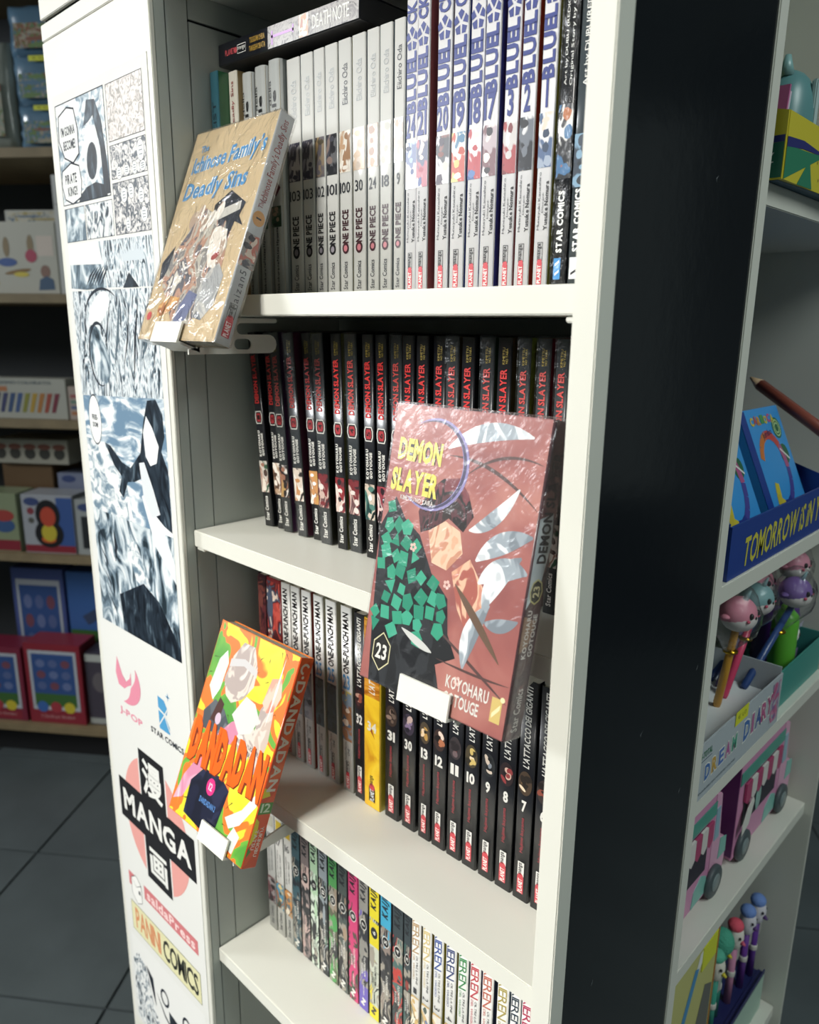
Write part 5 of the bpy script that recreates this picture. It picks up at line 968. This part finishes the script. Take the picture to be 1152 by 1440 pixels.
for k, (y, c1, c2, lb) in enumerate(nar):
    xx = (.366, .364, .352, .370, .340)[k]; zf = RS[2]+.0283
    r = thing('novelty_pen', lb, 'pen', (xx, y, H+zf), (0, 0, 0), 'pens with whale heads')
    wx, wy, wz = ((.380, .306, -.236), (.372, .372, -.242), (.352, .430, -.244), (.386, .437, -.248), (.368, .484, -.234))[k]; hx, hy, hz = wx-xx, wy-y, wz-zf
    q = Vector((hx, hy, hz-.012)).to_track_quat('Z', 'Y').to_matrix().to_4x4()
    lathe('barrel', [(.0030, 0), (.0036, .004), (.0036, .03), (.0030, (Vector((hx, hy, hz-.012))).length)], (0, 0, 0), M(c1, .3), r, 12, q)
    hd = blob('head', (hx, hy, hz), (.015, .0175, .0145), M(c2, .55), r); blob('belly', (hx+.001, hy, hz-.004), (.0146, .0170, .0115), M('#cfcac8', .55), hd)
    for s_ in (-1, 1): blob('eye', (hx+.0135, hy+s_*.007, hz+.002), (.002, .0022, .0028), BLACK, hd, 12, 8); blob('cheek', (hx+.0128, hy+s_*.0105, hz-.002), (.0015, .002, .0014), M('#c8506a', .5), hd, 10, 6)
    blob('mouth', (hx+.0148, hy, hz-.001), (.0010, .0018, .0016), BLACK, hd, 10, 6); rod('horn', (hx+.004, hy, hz+.012), (hx+.008, hy, hz+.022), .0028, M('#8fb0b4', .4), hd, 10, .0008)
    for s_ in (-1, 1): blob('fin', (hx-.004, hy+s_*.017, hz), (.004, .005, .002), M(c2, .55), hd, 10, 6)
    bm = bmesh.new(); bmesh.ops.create_uvsphere(bm, u_segments=16, v_segments=12, radius=1); R = random.Random(k)
    for v in bm.verts:
        zq = v.co.z; f = (1.0 if zq > -.2 else max(.22, 1+(zq+.2)*.95)); j = R.uniform(.94, 1.08)
        v.co = (hx+v.co.x*.019*f*j-.006*max(0, -zq), hy+v.co.y*.0225*f*j-hy*.25*max(0, -zq-.2), hz-.008+zq*.034)
    mesh_obj('clear_bag', bm, BAG, r, True); lathe('gold_tie', [(.004, 0), (.0065, .0015), (.0065, .003), (.004, .0045)], (hx*.7, hy*.72, hz-.040), M('#b8922c', .25, metal=1.), r, 12)
# teal tray with highlighter and purple tin
tt = local_thing('display_tray', 'teal cardboard tray holding a green marker and purple bottle', 'display tray', 0, 0, RS[2])
TE = M('#3f8f86', .45); box('base', .30, .392, .3875, .536, 0, .002, TE, tt); box('front_panel', .3905, .392, .3875, .536, .002, .040, TE, tt); box('side_panel', .30, .3905, .3875, .389, .002, .030, TE, tt); box('side_panel', .30, .3905, .5345, .536, .002, .044, TE, tt)
gm = local_thing('marker', 'bright green marker with one cartoon-style white eye, in the teal tray', 'marker', .374, .462, RS[2]+.002)
lathe('body', [(.0120, 0), (.0128, .003), (.0128, .070), (.0118, .078), (.007, .083)], (0, 0, 0), M('#5fae3a', .35), gm, 20); blob('eye_white', (.0105, .004, .058), (.003, .005, .0075), WHITE, gm, 12, 8); blob('pupil', (.0128, .005, .058), (.0015, .002, .0025), BLACK, gm, 10, 6); lathe('cap', [(.006, .0832), (.0065, .085), (.005, .088)], (0, 0, 0), M('#7cc04a', .35), gm, 14)
p = Print(); p.rect(-.004, .012, .004, .032, M('#3a7a2c', .4), 1); p.build('small_print', gm, (.0129, .002, 0), **XP)
pu = local_thing('bottle', 'dark purple ribbed bottle with white lettering, beside the green marker', 'bottle', .352, .506, RS[2]+.002)
prof = []
for k in range(10): prof += [(.0225, .004+.0065*k), (.0215, .004+.0065*k+.0032)]
lathe('body', [(.020, 0)]+prof+[(.021, .070), (.017, .075)], (0, 0, 0), M('#4a2470', .35), pu, 24); lathe('cap', [(.017, .0755), (.0175, .088), (.015, .092)], (0, 0, 0), M('#3a1c5c', .35), pu, 24)
p = Print(); p.text('glitter', 0, .052, .030, .010, M('#b9b2d0', .4), 0, 1, .02); p.rect(-.008, .016, .008, .026, M('#9a8ab8', .4), 1); p.build('lettering', pu, (.0228, 0, 0), **XP)
# carton food trucks
def truck(label, y0, L):
    r = local_thing('toy_truck_carton', label, 'carton', .381, y0, RS[3], 'pink truck-shaped cartons'); hT = .118
    PKc = M('#cf8db2', .4); TL = M('#82bdb2', .4)
    prism('body', [(0, .008), (L*.74, .008), (L*.74, hT), (0, hT)], 'x', -.075, 0, PKc, r, .0008)
    prism('cab', [(L*.742, .008), (L-.004, .010), (L, .030), (L-.004, .052), (L*.88, .058), (L*.84, hT-.010), (L*.742, hT-.004)], 'x', -.075, 0, M('#dba6c2', .4), r, .0008)
    prism('bonnet_print', [(L*.872, .034), (L*.992, .034), (L*.985, .052), (L*.885, .056)], 'x', 0, .0006, TL, r); prism('cab_window', [(L*.765, .062), (L*.838, .062), (L*.822, .096), (L*.765, .096)], 'x', 0, .0006, M('#8fb4c4', .3), r)
    box('roof_band', .0002, .0008, .001, L*.75, hT-.026, hT-.012, M('#4f9a8a', .4), r); box('serving_window', .0002, .0006, L*.10, L*.66, .040, hT-.028, M('#231c2e', .4), r)
    for k in range(7):
        a = L*.08+L*.088*k; prism('awning_stripe', [(a, hT-.028), (a+L*.086, hT-.028), (a+L*.086, hT-.048), (a+L*.043, hT-.053), (a, hT-.048)], 'x', .0008, .0030, M('#d9d4d0' if k % 2 else '#b0446e', .4), r)
    for k in range(2): blob('figure', (.0012, L*(.20+.14*k), .056), (.0010, L*.045, .016), M(['#c8a0b0', '#8fb4ac'][k], .4), r, 12, 8)
    prism('side_print', [(L*.50, .010), (L*.72, .012), (L*.70, .030), (L*.62, .036), (L*.52, .026)], 'x', 0, .0006, TL, r)
    for f in (.135, .80):
        w_ = lathe('wheel', [(.0155, 0), (.0165, .001), (.0165, .004), (.0150, .005)], (0, L*f, .0166), M('#4a5458', .5), r, 24, Matrix.Rotation(math.pi/2, 4, 'Y'))
        lathe('hub', [(.009, 0), (.008, .0009)], (.005, L*f, .0166), M('#7d8a8c', .4), w_, 18, Matrix.Rotation(math.pi/2, 4, 'Y'))
    box('rear_flap', -.075, -.0002, -.0008, 0, .012, hT-.006, M('#6a2f6a', .4), r)
    return r
truck('pink truck-shaped toy carton half hidden by the white post', .1990, .146)
t2 = truck('pink truck-shaped toy carton with a white price card, standing clear of the post', .3660, .166)
prism('price_card', [(.004, .038), (.020, .044), (.030, .066), (.026, .072), (.012, .064), (.003, .048)], 'x', .0056, .0062, M('#dcdcd4', .5), t2)
# pens with bird heads in a navy stand
ns = local_thing('pen_stand', 'navy cardboard pen stand with holes and a pale mint front', 'pen stand', 0, 0, RS[4])
NV2 = M('#23285a', .4); box('plinth', .285, .386, .372, .524, 0, .050, NV2, ns, .0008); box('front_panel', .3862, .3874, .372, .524, 0, .050, M('#a8c4b4', .45), ns); prism('rim', [(.380, .050), (.3874, .050), (.3874, .056), (.3862, .056), (.3855, .0515), (.380, .0515)], 'y', .372, .524, NV2, ns)
p = Print(); [p.ell(.36-.025*(k % 2), .40+.022*k, .004, .004, BLACK, 1, 14) for k in range(5)]; p.build('hole', ns, (0, 0, .050), (1, 0, 0), (0, 1, 0), (0, 0, 1))['kind'] = 'stuff'
birds = [(.372, .394, '#3f9a86', '#e0dccf', '#57b096', 'teal pen with white bird head and yellow beak'), (.366, .424, '#3f9a86', '#57b096', '#4aa48a', 'teal pen with large furry green bird head, behind the white one'), (.338, .390, '#3f8f9a', '#57a0a8', '#4a94a0', 'blue green pen behind the furry bird heads'), (.370, .452, '#c887a8', '#e4ded6', '#e0566a', 'pink pen with white head and coral cap'), (.372, .484, '#6a3a94', '#dcd8e0', '#6f8fd0', 'purple pen with white head and blue cap, beside the coral capped one'), (.374, .510, '#5f3290', '#dcd8e0', '#6f8fd0', 'purple pen with white head and blue cap, furthest from the black panel')]
for k, (x, y, c1, c2, c3, lb) in enumerate(birds):
    r = thing('novelty_pen', lb, 'pen', (x, y, H+RS[4]+.0505), (0, 0, 0), 'pens with bird heads')
    rod('barrel', (0, 0, 0), (0, 0, .078), .0042, M(c1, .4), r, 14); lathe('collar', [(.0047, 0), (.0050, .001), (.0050, .006), (.0047, .007)], (0, 0, .038), M('#d0ccc4', .5), r, 14)
    hd = blob('head', (0, 0, .092), (.0092, .0092, .0175), M(c2, .6), r); cp = blob('cap', (-.0010, 0, .1055), (.0088, .0090, .0075), M(c3, .75, bump=.6, bscale=500), r)
    if k == 1: blob('tuft', (-.001, .001, .099), (.013, .0135, .016), M(c3, .8, bump=.8, bscale=400), r)
    BK = M('#d0c23a' if k < 3 else ('#d05a78' if k == 3 else '#5a3a7a'), .5)
    rod('beak', (.008, -.002, .089), (.0125, -.003, .088), .0030, BK, hd, 10, .0012)
    for s_ in (-1, 1): blob('eye', (.0075, s_*.0055-.001, .096), (.0014, .0016, .0018), BLACK, hd, 10, 6)
    if k in (0, 3, 4, 5): box('card_tag', .0008, .0014, .005, .019, .050, .068, M('#a8a8a0', .5), r)
cd = local_thing('blister_card', 'yellow card with a blue pen print and yellow price tag, beside the bird pens', 'card', .392, .203, RS[4])
box('card', -.0015, 0, 0, .120, 0, .258, M('#c2bf7a', .5), cd); box('card_edge', -.002, .0006, .120, .1225, 0, .258, M('#b0763a', .5), cd)
p = Print(); p.line([(.030, .12), (.05, .18), (.075, .235)], .010, M('#4a8fc0', .4), 1, False); p.line([(.068, .22), (.085, .245), (.09, .25)], .014, WHITE, .8); p.build('pen_print', cd, (0, 0, 0), **XP)
p = Print(); p.poly([(.085, .0), (.118, .0), (.118, .19), (.100, .20), (.080, .14)], M('#6a6a64', .5), 1); p.build('grey_print', cd, (0, 0, 0), **XP)
box('price_tag', .0002, .0008, .085, .118, .225, .252, M('#d6da38', .5), cd)
